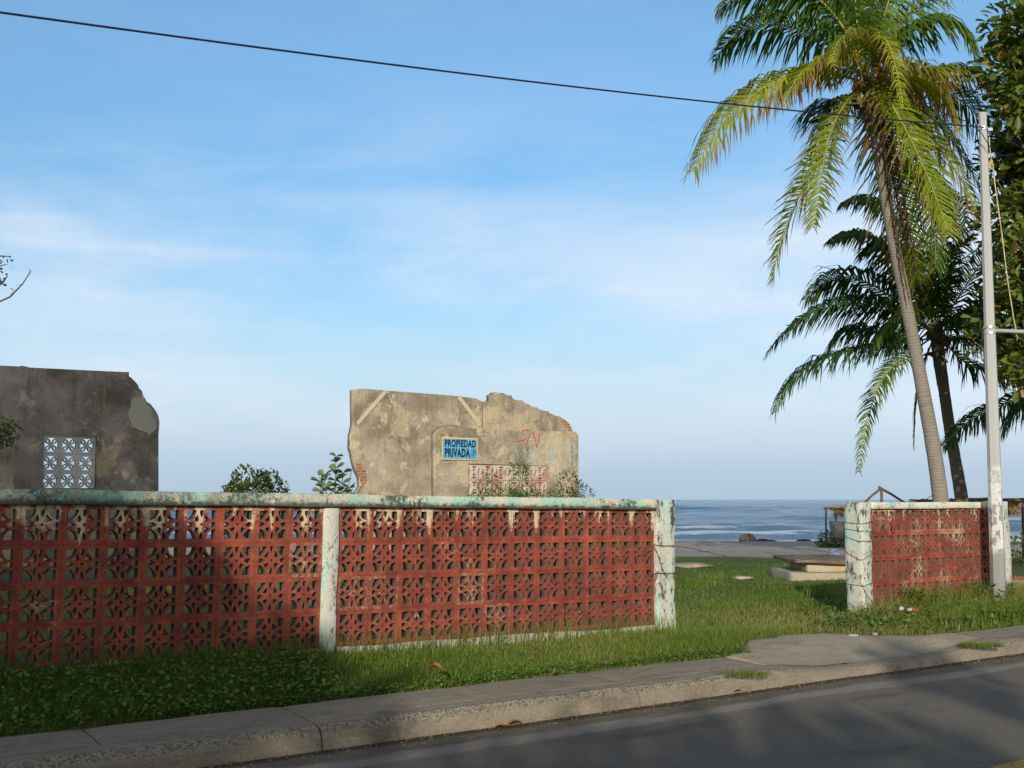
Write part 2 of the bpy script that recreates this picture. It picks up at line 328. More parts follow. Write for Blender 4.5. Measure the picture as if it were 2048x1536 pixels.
def mat_road():
    m = Mt('worn_asphalt', .9, .25); x = m.xyz(); nn = m.math('MULTIPLY', x[1], -1.)
    c = m.mix(m.noise(.8, 6, .65), (.130, .115, .093), (.195, .174, .142))
    c = m.mix(m.mul(m.rng(m.noise(42, 7, .9, off=(1, 9, 1)), .40, .50), .55), m.mix(.0, c, c), c)
    c = m.mix(m.mul(m.rng(m.noise(34, 7, .95), .54, .62), .65), c, (.30, .275, .235)); c = m.mix(m.mul(m.rng(m.noise(26, 7, .95, off=(3, 1, 1)), .55, .62), .65), c, (.045, .041, .035))
    cw = m.voro(.55, feature='DISTANCE_TO_EDGE', vec=m.mixv(m.world(), m.noise(3, 5, .7), .25)); c = m.mix(m.mul(m.rng(cw, .007, .002), m.mul(m.rng(m.noise(.5, 3, off=(2, 2, 2)), .45, .55), .4)), c, (.05, .046, .04))
    c = m.mix(m.mul(m.rng(m.noise(120, 3, .8), .55, .68), .55), c, (.23, .215, .195))
    c = m.mix(m.mul(m.rng(m.voro(30), .10, .05), .5), c, (.25, .24, .22))
    c = m.mix(m.mul(m.rng(m.noise(2.2, 5, .6, stretch=(.25, 1, 1), off=(4, 1, 0)), .55, .7), .5), c, (.065, .062, .058))
    gt = m.math('ADD', nn, m.math('MULTIPLY', m.noise(1.6, 7, .75, stretch=(.5, 1.6, 1), off=(4, 4, 4)), .30)); c = m.mix(m.mul(m.rng(gt, 2.44, 2.35), .92), c, m.mix(m.noise(9, 8, .75), (.075, .058, .038), (.20, .17, .13)))
    e = m.math('ADD', nn, m.math('MULTIPLY', m.noise(2.0, 7, .7, stretch=(.35, 1.6, 1)), .55))
    c = m.mix(m.mul(m.mul(m.rng(e, 2.78, 2.66), m.rng(e, 2.46, 2.56)), .8), c, m.mix(m.noise(14, 6), (.20, .18, .15), (.34, .31, .27)))       # cement smear along the gutter
    c = m.mix(m.mul(m.rng(m.math('ADD', nn, m.math('MULTIPLY', m.noise(6, 7, .75, stretch=(.5, 1, 1)), .20)), 2.16, 2.09), .85), c, (.050, .036, .022))  # silt against the kerb
    return m.col(c).bump(m.math('ADD', m.noise(150, 4, .7), m.math('MULTIPLY', m.noise(30, 6, .8), .8)), .8, .012).m
M['ground'] = mat_ground(); M['walk'] = mat_conc('grey_concrete_slab', (.19, .163, .128), (.29, .255, .20))
M['kerb'] = mat_conc('kerb_concrete_with_exposed_pebbles', (.19, .165, .125), (.28, .245, .19), .7)
M['apron'] = mat_conc('driveway_concrete', (.27, .235, .175), (.38, .335, .255)); M['road'] = mat_road()
def mat_sea():
    m = Mt('sea_water', .22, .5); g = m.geo().outputs['Position']; x = m.xyz(g)
    c = m.mix(m.rng(x[1], 70, 300), (.11, .165, .225), (.045, .120, .225)); c = m.mix(m.noise(.06, 5, .6, stretch=(.25, 1, 1), vec=g), c, tuple([.06, .12, .18]))
    cr = m.attr('crest'); f = m.noise(.5, 8, .75, stretch=(.35, 1.3, 1), vec=g)
    near = m.rng(x[1], 150, 75)
    fm = m.rng(m.math('ADD', m.math('ADD', m.math('MULTIPLY', cr, .50), m.math('MULTIPLY', f, .75)), m.math('MULTIPLY', near, .22)), .82, .92)
    fl = m.mul(m.rng(m.math('ADD', x[1], m.math('MULTIPLY', f, 12.)), 86, 82), m.rng(m.noise(1.1, 6, .7, stretch=(.3, 1, 1), vec=g), .38, .52))
    c = m.mix(m.math('MAXIMUM', m.mul(fm, .65), m.mul(fl, .8)), c, (.66, .70, .74)); m.col(c)
    m.bump(m.math('ADD', m.noise(.9, 6, .65, stretch=(.45, 1.2, 1), vec=g), m.math('MULTIPLY', m.noise(.22, 4, .6, stretch=(.4, 1, 1), vec=g), 2.)), .6, .6); return m.m
M['sea'] = mat_sea()
def mat_leaf(name, c1, c2, c3=None, trans=.3, rough=.5):
    m = Mt(name, rough, .4); v = m.attr('var'); c = m.mix(v, c1, c2)
    if c3: c = m.mix(m.rng(v, .86, .93), c, c3)
    return m.leafy(c, trans).m
def mat_frond(name, green, yell, brown, dead=.55, trans=.3):
    m = Mt(name, .55, .22); t = m.attr('tip'); v = m.attr('var')
    c = m.mix(m.rng(v, .3, .9), green, yell)
    c = m.mix(m.mul(m.rng(m.math('ADD', t, m.math('MULTIPLY', v, .35)), dead, dead+.3), .85), c, brown)
    return m.leafy(c, trans).m
M['frond_green'] = mat_frond('green_palm_leaf', (.070, .145, .022), (.20, .29, .032), (.17, .13, .06), .98)
M['frond_yellow'] = mat_frond('yellowing_palm_leaf', (.20, .28, .022), (.46, .43, .035), (.27, .15, .06), .72, .42)
M['frond_dark'] = mat_frond('dark_palm_leaf', (.030, .078, .020), (.075, .135, .028), (.05, .045, .03), 1.05, .2)
M['frond_dead'] = mat_frond('dead_palm_leaf', (.13, .080, .038), (.24, .15, .075), (.16, .09, .05), .6, .15)
M['rachis'] = plain('yellow_frond_stalk', (.30, .28, .05), .5, .2); M['rachis_dead'] = plain('brown_frond_stalk', (.16, .10, .05), .8)
M['grass'] = mat_leaf('green_grass_blade', (.070, .135, .014), (.185, .255, .036), (.30, .25, .10), .35)
M['weed'] = mat_leaf('weed_leaf', (.050, .125, .018), (.15, .26, .038), (.20, .17, .05), .3)
M['almond'] = mat_leaf('sea_almond_leaf', (.045, .095, .016), (.22, .27, .045), (.24, .15, .03), .35, .4)
M['bush'] = mat_leaf('dark_bush_leaf', (.025, .060, .014), (.085, .125, .026), (.17, .15, .03), .2)
M['pale'] = mat_leaf('pale_green_leaf', (.10, .19, .075), (.19, .28, .12), (.30, .32, .08), .3)
M['twig'] = plain('grey_brown_twig', (.17, .14, .11), .9); M['bark'] = plain('grey_bark', (.16, .13, .10), .95, .4, 6, .8)
def mat_trunk(name, c1, c2):
    m = Mt(name, .95, .2); o = m.geo().outputs['Position']; x = m.xyz(o)
    rg = m.math('SINE', m.math('ADD', m.math('MULTIPLY', x[2], 95.), m.math('MULTIPLY', m.noise(3.5, 6, .7, vec=o), 26.)))
    c = m.mix(m.noise(5, 6, .65, vec=o), c1, c2); c = m.mix(m.mul(m.rng(rg, .3, .98), .34), c, tuple(v*.42 for v in c1))
    c = m.mix(m.mul(m.rng(m.noise(28, 5, .7, stretch=(1, 1, .3), vec=o), .58, .68), .5), c, tuple(v*.4 for v in c1))
    return m.col(c).bump(m.math('ADD', rg, m.math('MULTIPLY', m.noise(30, 5, vec=o), 1.5)), .45, .012).m
M['trunk'] = mat_trunk('ringed_palm_bark', (.21, .185, .16), (.32, .29, .25)); M['trunk_dark'] = mat_trunk('dark_palm_bark', (.13, .11, .09), (.22, .19, .16))
# ------------------------------------------------------------------ terrain
_ph = rng.uniform(0, 6.28, (24, 2)); _fr = rng.normal(0, 1, (24, 2))
def nz(x, y, f):                                                       # smooth noise, about -1..1
    r = 0
    for k in range(24): r = r+np.sin(x*_fr[k, 0]*f+y*_fr[k, 1]*f+_ph[k, 0])
    return r/5.
def smooth(x, a, b): t = np.clip((x-a)/(b-a), 0, 1); return t*t*(3-2*t)
def nback(s): return np.interp(s, [1.4, 1.62, 1.9, 2.25, 2.5, 3.2, 3.7, 3.95, 4.2, 4.5, 4.86], [1.24, 1.22, 1.05, .70, .46, .38, .40, .85, 1.08, 1.25, 1.30])
def Gh(X, Y):
    X = np.asarray(X, float); Y = np.asarray(Y, float)
    dx = X; dy = Y-10.41; s = dx*DV.x+dy*DV.y; n = -(dx*NV.x+dy*NV.y)
    b = np.interp(s, [-8, -4, 1.75, 2.6, 4.4, 5, 9], [.34, .33, .24, .18, .15, .17, .20])
    strip = .165+(b-.165)*smooth(n, 1.25, .1)
    far = np.interp(Y, [0, 12, 18, 30, 45, 60, 75, 100], [0, 0, -.02, -.20, -.5, -.85, -1.50, -4])
    lot = b+far*smooth(n, 0, -3)
    z = np.where(n > 0, strip, lot)+nz(X, Y, 1.1)*.018*smooth(n, 1.2, .6)+nz(X, Y, .3)*.05*smooth(n, -1, -5)*smooth(Y, 60, 40)
    ap = (s > 1.60) & (s < 4.85) & (n > nback(s)+.13)
    z = np.where(ap, np.minimum(z, .0+.0*z), z)
    z = np.where(n > 1.18, .02, z); z = np.where((n > 1.7) & (n < 9.4), -.06, z); z = np.where(n >= 9.4, .10, z)
    return z
def Gz(x, y): return float(Gh(np.array([x]), np.array([y]))[0])
def axis(segs):
    a = []
    for lo, hi, st in segs: a += list(np.arange(lo, hi, st))
    return np.array(a+[segs[-1][1]])
def gm(px, py):                                                          # where the view ray meets the terrain
    r = ray(px, py); k = np.arange(5, 90, .05); d = CAMH+r.z*k-Gh(r.x*k, r.y*k); hit = d < 0; k = k[int(np.argmax(hit))] if hit.any() else 62.; return Vector((r.x*k, r.y*k, Gz(r.x*k, r.y*k)))
gs = axis([(-600, -60, 60), (-60, -12, 4), (-12, 14, .14), (14, 60, 3), (60, 600, 60)])
gn = axis([(-120, -30, 4), (-30, -8, .8), (-8, 2.2, .12), (2.2, 14, 1.2), (14, 60, 12), (60, 300, 60)])
S_, N_ = np.meshgrid(gs, gn); Xg = O.x+S_*DV.x-N_*NV.x; Yg = O.y+S_*DV.y-N_*NV.y
Zg = Gh(Xg, Yg); nr, nc = S_.shape
ii = (np.arange(nr-1)[:, None]*nc+np.arange(nc-1)[None, :]).ravel()
me = npmesh('ground', np.stack([Xg.ravel(), Yg.ravel(), Zg.ravel()], 1), quads=np.stack([ii+nc, ii+nc+1, ii+1, ii], 1), smooth=True)
tag(link('ground', me, M['ground']), kind='structure')
# sea
ys = [66.]; 
while ys[-1] < 9000: ys.append(ys[-1]+max(.35, (ys[-1]-60)*.012))
ys = np.array(ys); us = np.linspace(-1, 1, 420); U_, Y_ = np.meshgrid(us, ys); X_ = U_*np.maximum(70, Y_*1.0)
amp = np.interp(Y_, [66, 76, 90, 130, 300, 1200], [.06, .40, 1.0, 1.0, .8, 0])
def wave(X, Y):
    ph = Y/11.+.9*np.sin(X*.05+Y*.02)+.7*nz(X*.25, Y*.25, .16)
    a = np.clip(.5+.55*nz(X, Y*2, .05), 0, 1.3); s1 = (.5+.5*np.sin(ph*2*PI*1.0))**3
    return s1*a, .35*nz(X*.6, Y*1.6, .55)
wa, wb = wave(X_, Y_); Zs = -1.32+amp*(wa+.5*wb*(Y_ < 500)); r_, c_ = Y_.shape
ii = (np.arange(r_-1)[:, None]*c_+np.arange(c_-1)[None, :]).ravel()
me = npmesh('sea', np.stack([X_.ravel(), Y_.ravel(), Zs.ravel()], 1), quads=np.stack([ii, ii+1, ii+c_+1, ii+c_], 1), attr={'crest': (wa*np.interp(Y_, [66, 300, 500], [1, .9, 0])).ravel()}, smooth=True)
tag(link('sea', me, M['sea']), kind='structure')
# road, painted line
def sheet(name, s0, s1, ns, n0, n1, nn, zf, m):
    s = np.linspace(s0, s1, ns); n = np.linspace(n0, n1, nn); a, b = np.meshgrid(s, n); X = O.x+a*DV.x-b*NV.x; Y = O.y+a*DV.y-b*NV.y; z = zf(a, b)
    ii = (np.arange(nn-1)[:, None]*ns+np.arange(ns-1)[None, :]).ravel()
    return link(name, npmesh(name, np.stack([X.ravel(), Y.ravel(), z.ravel()], 1), quads=np.stack([ii+ns, ii+ns+1, ii+1, ii], 1), smooth=True), m)
tag(sheet('road', -90, 90, 361, 1.80, 9.4, 40, lambda a, b: .0+.02*smooth(b, 2, 5)-.006*nz(a, b, 2), M['road']), kind='structure')
def mat_line():
    m = Mt('yellow_road_paint', .8); return m.col(m.mix(m.rng(m.noise(40, 6, .8), .48, .6), (.42, .27, .05), (.07, .065, .06))).m
tag(sheet('road_centre_line', -90, 90, 361, 4.655, 4.775, 3, lambda a, b: .026+.0*a-.006*nz(a, b, 2), mat_line()), kind='structure')
# kerb and sidewalk: slabs with real joints
def kh(s):                                                               # height of the kerb top
    return .15-.075*float(smooth(np.array(s), 1.42, 2.35))*(1-float(smooth(np.array(s), 3.8, 4.7)))
def slab_strip(name, s_edges, prof, m, gap=.012, ds=.09):
    vs = []; fs = []
    for a, b in zip(s_edges[:-1], s_edges[1:]):
        a += gap/2; b -= gap/2; k = max(2, int((b-a)/ds)); b0 = len(vs); P = None
        for i in range(k+1):
            s = a+(b-a)*i/k; e = 0.006 if i in (0, k) else 0; P = prof(s)
            for (n, z) in P: vs.append(L(s, n, z-e))
        q = len(P)
        for i in range(k):
            for j in range(q-1): x = b0+i*q+j; fs.append((x, x+1, x+q+1, x+q))
        fs.append(tuple(b0+j for j in range(q))); fs.append(tuple(b0+k*q+j for j in reversed(range(q))))
    me = mesh(name, vs, fs); bm = bmesh.new(); bm.from_mesh(me); bmesh.ops.recalc_face_normals(bm, faces=bm.faces); bm.to_mesh(me); bm.free()
    return link(name, me, m)
def jit(s, k, a): return float(nz(np.array([s*7.+k*3.1]), np.array([k*1.7]), 1.))*a
def kprof(s):
    h = kh(s); return [(1.70, -.1), (1.70, h+.004), (1.78+jit(s, 1, .004), h+.002), (1.845+jit(s, 2, .006), h-.008+jit(s, 3, .004)), (1.882+jit(s, 4, .006), h-.032+jit(s, 5, .005)), (1.905, h-.07), (1.925, -.04), (1.925, -.1)]
ke = [-60]+[-5.45-2.68*i for i in range(18, 0, -1)]+[-5.45, -2.78, -.10, 2.6, 5.3, 8.0]+[10.7+2.7*i for i in range(18)]
tag(slab_strip('kerb', ke, kprof, M['kerb']), kind='structure')
def wprof(s):
    h = kh(s); j = jit(s, 7, .012); return [(1.20+j, -.05), (1.20+j, h+.012), (1.225+j, h+.02), (1.45, h+.016), (1.692, h+.006), (1.692, -.05)]
we = [-60]+[-5.45-1.34*i for i in range(36, 0, -1)]+[-5.45, -4.1, -2.78, -1.42, -.10, 1.52]
tag(slab_strip('sidewalk', we, wprof, M['walk']), kind='structure')
we2 = [4.86, 6.6, 8.0]+[9.35+1.35*i for i in range(30)]
tag(slab_strip('sidewalk', we2, lambda s: [(n+.12*(n < 1.3), z) for n, z in wprof(s)], M['walk']), kind='structure')
# driveway apron: irregular sheet with thickness
def apron():
    vs = []; fs = []; k = 60; q = 16
    for i in range(k+1):
        s = 1.535+(4.845-1.535)*i/k; nb = float(nback(s))+jit(s, 11, .035)
        for j in range(q+1):
            t = j/q; n = 1.699+(nb-1.699)*t; z = kh(s)+.003+max(.014, .168-kh(s))*smooth(np.array(t), 0, .8)+.004*float(nz(np.array([s]), np.array([n]), 3.)) 
            vs.append(L(s, n, z-(.02 if j == q else 0)))
        vs.append(L(s, nb, -.02))
    q2 = q+2
    for i in range(k):
        for j in range(q2-1): x = i*q2+j; fs.append((x, x+1, x+q2+1, x+q2))
    for i in (0, k): fs.append(tuple([i*q2+j for j in range(q2)]))
    me = mesh('driveway', vs, fs, True); bm = bmesh.new(); bm.from_mesh(me); bmesh.ops.recalc_face_normals(bm, faces=bm.faces); bm.to_mesh(me); bm.free()
    return link('driveway', me, M['apron'])
tag(apron(), kind='structure')
# ------------------------------------------------------------------ breeze block boundary walls
def arc(cx, cz, r, a0, a1, k=7): return [(cx+r*math.cos(a0+(a1-a0)*i/k), cz+r*math.sin(a0+(a1-a0)*i/k)) for i in range(k+1)]
def block_holes(w, h, ox=.032, oz=.031):
    cx, cz = w/2, h/2; hx, hz = w/2-ox, h/2-oz; H = []
    r = .079
    for sx in (-1, 1):
        for sz in (-1, 1):
            H.append([(cx+sx*hx, cz+sz*hz)]+[(cx+sx*(hx-r*math.cos(a)*.93), cz+sz*(hz-r*math.sin(a)*.97)) for a in [PI/2*i/7 for i in range(8)]])
            H.append([(cx+sx*a, cz+sz*b) for a, b in ((.019, .034), (.032, .078), (.050, .055), (.074, .034), (.034, .019))])
    for sg in (-1, 1):
        H.append([(cx+sg*hx, cz+.019), (cx+sg*hx, cz-.019), (cx+sg*(hx-.03), cz-.018), (cx+sg*(hx-.060), cz), (cx+sg*(hx-.03), cz+.018)])
        H.append([(cx+.016, cz+sg*hz), (cx-.016, cz+sg*hz), (cx-.015, cz+sg*(hz-.03)), (cx, cz+sg*(hz-.060)), (cx+.015, cz+sg*(hz-.03))])
    H.append([(cx+.013, cz), (cx, cz+.014), (cx-.013, cz), (cx, cz-.014)]); return H
BT = .10
def split_mats(me, m1, m2):
    me.materials.append(m1); me.materials.append(m2)
    for p in me.polygons: p.material_index = 0 if abs(p.normal.y) > .6 else 1
    return me
def block_mesh(w, h):
    return split_mats(curve_mesh('breeze_block', [(0, 0), (w, 0), (w, h), (0, h)], block_holes(w, h), BT, 0), M['paint'], M['core'])
def panel(wall, s0, cols, pitch, z0, rows, rp, bm_, first=None):
    mb = MB(); W = cols*pitch; H = rows*rp
    for i in range(cols+1): mb.box(s0+i*pitch-.004, s0+i*pitch+.004, .0235, .1165, z0, z0+H)
    for k in range(rows+1): mb.box(s0, s0+W, .0245, .1155, z0+k*rp-.004, z0+k*rp+.004)
    p = mb.build('block_panel', M['paint'], wall)
    for k in range(rows):
        for i in range(cols):
            o = link('breeze_block', bm_, None, p, (s0+i*pitch+.0015, .02+random.uniform(-.0025, .0025), z0+k*rp+.0015), (random.uniform(-.010, .010), random.uniform(-.005, .005), random.uniform(-.010, .010)))
        if first:
            link('breeze_block', first[0], None, p, (s0-first[1]+.0015, .02, z0+k*rp+.0015))
    return p
def slab(x0, x1, y0, y1, z0, z1, name, m, parent, rough=.004, st=.06):
    """box with a gently worn surface"""
    bm = bmesh.new(); bmesh.ops.create_cube(bm, size=1)
    for v in bm.verts: v.co = Vector((x0+(v.co.x+.5)*(x1-x0), y0+(v.co.y+.5)*(y1-y0), z0+(v.co.z+.5)*(z1-z0)))
    bmesh.ops.bevel(bm, geom=bm.edges[:], offset=.008, segments=1, affect='EDGES')
    for ax, (a, b) in enumerate(((x0, x1), (y0, y1), (z0, z1))):
        k = int((b-a)/st)
        for i in range(1, k):
            co = Vector((0, 0, 0)); co[ax] = a+(b-a)*i/k; no = Vector((0, 0, 0)); no[ax] = 1
            bmesh.ops.bisect_plane(bm, geom=bm.verts[:]+bm.edges[:]+bm.faces[:], plane_co=co, plane_no=no)
    P = np.array([v.co[:] for v in bm.verts]); d = np.stack([nz(P[:, 2]*9+k*7, P[:, 0]*6+P[:, 1]*9+k*3, 1.) for k in range(3)], 1)*rough
    for v, q in zip(bm.verts, d): v.co += Vector(q)
    bmesh.ops.recalc_face_normals(bm, faces=bm.faces)
    me = bpy.data.meshes.new(name); bm.to_mesh(me); bm.free(); me.polygons.foreach_set('use_smooth', [True]*len(me.polygons)); return link(name, me, m, parent)
lw = empty('breeze_block_wall', L(0, 0, 0), (0, .0118, A))
tag(lw, 'long red breeze block wall under a lichen stained mint cap, left of the gap', 'wall', 'breeze block boundary walls')
bmesh_l = block_mesh(.2935, .2875)
panel(lw, -1.787, 12, .2965, .349+.012*0, 4, .2905, bmesh_l); panel(lw, -1.934-13*.2965, 13, .2965, .349, 4, .2905, bmesh_l)
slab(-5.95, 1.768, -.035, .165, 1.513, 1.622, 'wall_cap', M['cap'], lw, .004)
slab(-1.931, -1.790, -.004, .135, -.2, 1.510, 'pillar', M['pillar'], lw, .004)
slab(1.774, 2.036, -.012, .15, -.3, 1.622, 'pillar', M['pillar'], lw, .004)
slab(-5.95, -5.792, -.004, .135, -.2, 1.510, 'pillar', M['pillar'], lw, .004)
slab(-5.790, -1.934, -.012, .14, -.15, .343, 'footing', M['footing'], lw, .006); slab(-1.787, 1.771, -.012, .14, -.15, .343, 'footing', M['footing'], lw, .006)
rw = empty('breeze_block_wall', L(0, 0, 0), (0, 0, A))
tag(rw, 'short sunlit red breeze block wall between the thick pillar and the grey pole', 'wall', 'breeze block boundary walls')
bmesh_r = block_mesh(.2935, .294)
half = bmesh_r.copy(); bm = bmesh.new(); bm.from_mesh(half)
bmesh.ops.bisect_plane(bm, geom=bm.verts[:]+bm.edges[:]+bm.faces[:], plane_co=(.098, 0, 0), plane_no=(1, 0, 0), clear_inner=True)
for v in bm.verts: v.co.x -= .098
bm.to_mesh(half); bm.free()
panel(rw, 5.43, 8, .2965, .003, 5, .2965, bmesh_r, (half, .198))
slab(5.232, 7.82, -.03, .16, 1.480, 1.562, 'wall_cap', M['cap_clean'], rw, .003)
slab(5.036, 5.229, -.012, .235, -.1, 1.556, 'pillar', M['pillar'], rw, .006)
slab(7.824, 8.13, -.012, .20, -.1, 1.575, 'pillar', M['pillar'], rw, .006)
# crumbled remains of the wall past the pole
rs = empty('ruined_wall_stub', L(8.35, 0, 0), (0, 0, A)); tag(rs, 'low whitewashed wall stub with brick red top, right of the grey pole', 'wall')
slab(0, 3.2, -.08, .2, -.1, .50, 'plaster', M['footing'], rs, .02); slab(.0, 3.2, -.06, .18, .503, .54, 'brick_course', plain('crumbled_red_brick', (.30, .10, .06), .9, .4, 20, .8), rs, .012)
# ------------------------------------------------------------------ ruins
def wpoly(px, n): return [onwall(x, y, n) for x, y in px]
def ruin(name, n, outer, holes, depth, m, jag=.012, keep=(), rise=None):
    o = [(s, max(z, -.4)) for s, z in wpoly(outer, n)]; me = curve_mesh(name, rough_outline(o, jag, .06, keep), [wpoly(h, n) for h in holes], depth); me.materials.append(m); return me
NR, NB, NL = -9.57, -11.2, -10.9
cr = empty('ruined_house', L(0, 0, 0), (0, 0, A)); tag(cr, 'sunlit roofless ruined house of stained plaster behind the red wall, carrying the blue sign', 'ruin', 'ruined house walls')
back = [(712, 1120), (712, 990), (724, 972), (722, 955), (714, 938), (708, 915), (703, 895), (704, 870), (709, 850), (708, 779), (725, 777), (770, 781), (905, 791), (953, 797), (964, 803), (966, 1120)]
link('rear_wall', ruin('rear_wall', NB, back, [], .20, M['ruin'], .010, (0, 8, 9, 10, 11, 12, 14, 15)), None, cr, (0, -NB, 0))
brokn = [(967, 1120), (967, 803), (982, 803), (984, 789), (993, 784), (1012, 789), (1060, 809), (1090, 822), (1125, 838), (1138, 848), (1143, 860), (1145, 1120)]
link('broken_gable', ruin('broken_gable', NB-.05, brokn, [], .24, M['ruin'], .030, (0, 10, 11)), None, cr, (0, -NB+.05, 0))
front = [(872, 1120), (871, 868), (878, 858), (890, 852), (905, 849), (925, 853), (958, 858), (1060, 862), (1150, 863), (1157, 869), (1157, 1120)]
win = [(937, 927), (1095, 932), (1095, 1006), (937, 1006)]
link('front_wall', ruin('front_wall', NR, front, [win], .16, M['ruin'], .008, (0, 7, 8, 9, 10)), None, cr, (0, -NR, 0))
# side wall joining front and rear on the right
s1, z1 = onwall(1157, 866, NR)
slab(s1-.17, s1-.01, -NR+.17, -NB-.01, -.3, z1-.02, 'side_wall', M['ruin'], cr, .01, .3)
# slanted plaster bands where a stair or roof met the wall
mb_band = Mt('cream_plaster_band', .9); mb_band.col(mb_band.mix(mb_band.noise(6, 5), (.42, .37, .27), (.60, .54, .42)))
def strip_on(pts, n, wd, name, m, parent, proud=.02):
    q = [Vector((a, 0, b)) for a, b in wpoly(pts, n)]; vs = []; fs = []
    for i, p in enumerate(q):
        t = (q[min(i+1, len(q)-1)]-q[max(i-1, 0)]).normalized(); u = Vector((-t.z, 0, t.x))*wd/2
        vs += [p+u+Vector((0, -n-proud, 0)), p-u+Vector((0, -n-proud, 0)), p-u+Vector((0, -n-.0005*0+.004, 0)), p+u+Vector((0, -n+.004, 0))]
    for i in range(len(q)-1):
        for k in range(4): a = i*4+k; b = i*4+(k+1) % 4; fs.append((a, b, b+4, a+4))
    fs += [(0, 1, 2, 3), tuple((len(q)-1)*4+k for k in (3, 2, 1, 0))]
    me = mesh(name, vs, fs); bm = bmesh.new(); bm.from_mesh(me); bmesh.ops.recalc_face_normals(bm, faces=bm.faces); bm.to_mesh(me); bm.free(); return link(name, me, m, parent)
strip_on([(771, 783), (740, 818), (714, 848)], NB, .075, 'plaster_band', mb_band.m, cr); strip_on([(917, 794), (940, 824), (960, 851)], NB, .085, 'plaster_band', mb_band.m, cr)
mbk = Mt('orange_brick', .9); bt = mbk.new('ShaderNodeTexBrick'); mbk.put(mbk.world(), bt.inputs['Vector'])
mp = mbk.new('ShaderNodeMapping'); mbk.put(mbk.world(), mp.inputs[0]); mp.inputs['Rotation'].default_value = (PI/2, 0, 0); mbk.put(mp.outputs[0], bt.inputs['Vector'])
bt.inputs['Color1'].default_value = (.38, .14, .07, 1); bt.inputs['Color2'].default_value = (.28, .11, .06, 1); bt.inputs['Mortar'].default_value = (.35, .3, .22, 1); bt.inputs['Scale'].default_value = 4; bt.inputs['Mortar Size'].default_value = .03
mbk.col(bt.outputs[0]).bump(mbk.noise(30, 5), .6, .01)
me = ruin('brick_patch', NB, [(712, 925), (722, 928), (724, 938), (731, 941), (733, 962), (728, 968), (716, 985), (713, 985), (724, 970), (721, 955), (713, 940)], [], .03, mbk.m, .008)
link('brick_patch', me, None, cr, (0, -NB-.012, 0))
me = ruin('brick_course', NB-.05, [(1118, 834), (1126, 838), (1139, 848), (1144, 860), (1146, 878), (1139, 876), (1136, 858), (1124, 846)], [], .25, mbk.m, .012)
link('brick_course', me, None, cr, (0, -NB+.038, 0))
# decorative grille of the front wall
mg = Mt('pink_washed_block', .9); mg.col(mg.mix(mg.rng(mg.noise(3, 5, .7), .45, .62), mg.mix(mg.noise(9, 5), (.48, .42, .36), (.62, .55, .47)), (.42, .23, .20))).bump(mg.noise(50, 5), .5, .01)
def holes2(w, h):
    cx, cz = w/2, h/2; H = []
    for sg in (-1, 1):
        H.append([(cx+sg*a, b) for a, b in ((.125, .05), (.125, .24), (.085, .215), (.07, .145), (.085, .075))])
        H.append([(cx-.06, cz+sg*.118), (cx+.06, cz+sg*.118), (cx+.03, cz+sg*.085), (cx-.03, cz+sg*.085)])
        H.append([(cx-.035, cz+sg*.065), (cx+.035, cz+sg*.065), (cx+.022, cz+sg*.022), (cx-.022, cz+sg*.022)])
        H.append([(cx+sg*.055, cz+.05), (cx+sg*.066, cz), (cx+sg*.055, cz-.05), (cx+sg*.045, cz)])
    return H
b2 = curve_mesh('grille_block', [(0, 0), (.29, 0), (.29, .29), (0, .29)], holes2(.29, .29), .1); b2.materials.append(mg.m)
wq = wpoly(win, NR); sA = wq[0][0]; sB = wq[1][0]; zt = (wq[0][1]+wq[1][1])/2; cw = (sB-sA)/6
gp = MB(); 
for i in range(7): gp.box(sA+i*cw-.012, sA+i*cw+.012, -NR+.045, -NR+.12, zt-.95, zt)
gp = gp.build('block_grille', mg.m, cr)
for i in range(6):
    for k in range(3): link('grille_block', b2, None, gp, (sA+i*cw+.005, -NR+.03, zt-.005-(k+1)*.30)).scale = ((cw-.008)/.29, 1, 1)
# left ruin
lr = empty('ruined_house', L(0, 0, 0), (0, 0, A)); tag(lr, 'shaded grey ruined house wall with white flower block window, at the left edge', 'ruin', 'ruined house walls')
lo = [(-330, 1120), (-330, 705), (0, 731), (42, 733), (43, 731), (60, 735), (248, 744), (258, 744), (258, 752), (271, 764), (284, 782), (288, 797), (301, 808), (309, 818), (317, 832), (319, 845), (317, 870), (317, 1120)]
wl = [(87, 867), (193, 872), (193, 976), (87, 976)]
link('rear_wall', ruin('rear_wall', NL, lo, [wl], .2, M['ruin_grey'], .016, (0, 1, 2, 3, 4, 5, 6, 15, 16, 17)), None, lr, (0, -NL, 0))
pl = Mt('pale_plaster_patch', .9); pl.col(pl.mix(pl.noise(5, 5), (.42, .39, .33), (.54, .50, .43)))
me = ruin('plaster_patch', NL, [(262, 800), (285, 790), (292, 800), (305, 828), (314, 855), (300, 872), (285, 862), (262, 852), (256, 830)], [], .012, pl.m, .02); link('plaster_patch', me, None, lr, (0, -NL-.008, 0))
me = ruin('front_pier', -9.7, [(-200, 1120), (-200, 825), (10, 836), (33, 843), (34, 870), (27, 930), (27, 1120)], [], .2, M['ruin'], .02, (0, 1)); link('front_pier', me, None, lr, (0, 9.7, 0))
def holes3(w, h):
    cx, cz = w/2, h/2; H = []; r = .112
    for k in range(4):
        a = k*PI/2; 
        def R(x, z): return (cx+x*math.cos(a)-z*math.sin(a), cz+x*math.sin(a)+z*math.cos(a))
        H.append([R(-.076, r), R(-.03, r-.028), R(0, r-.086), R(.03, r-.028), R(.076, r)])        # between two petals
        b = a+PI/4
        def Q(x, z): return (cx+x*math.cos(b)-z*math.sin(b), cz+x*math.sin(b)+z*math.cos(b))
        H.append([Q(0, .035), Q(.017, .07), Q(.010, .112), Q(-.010, .112), Q(-.017, .07)])          # the slot of each petal
    return H
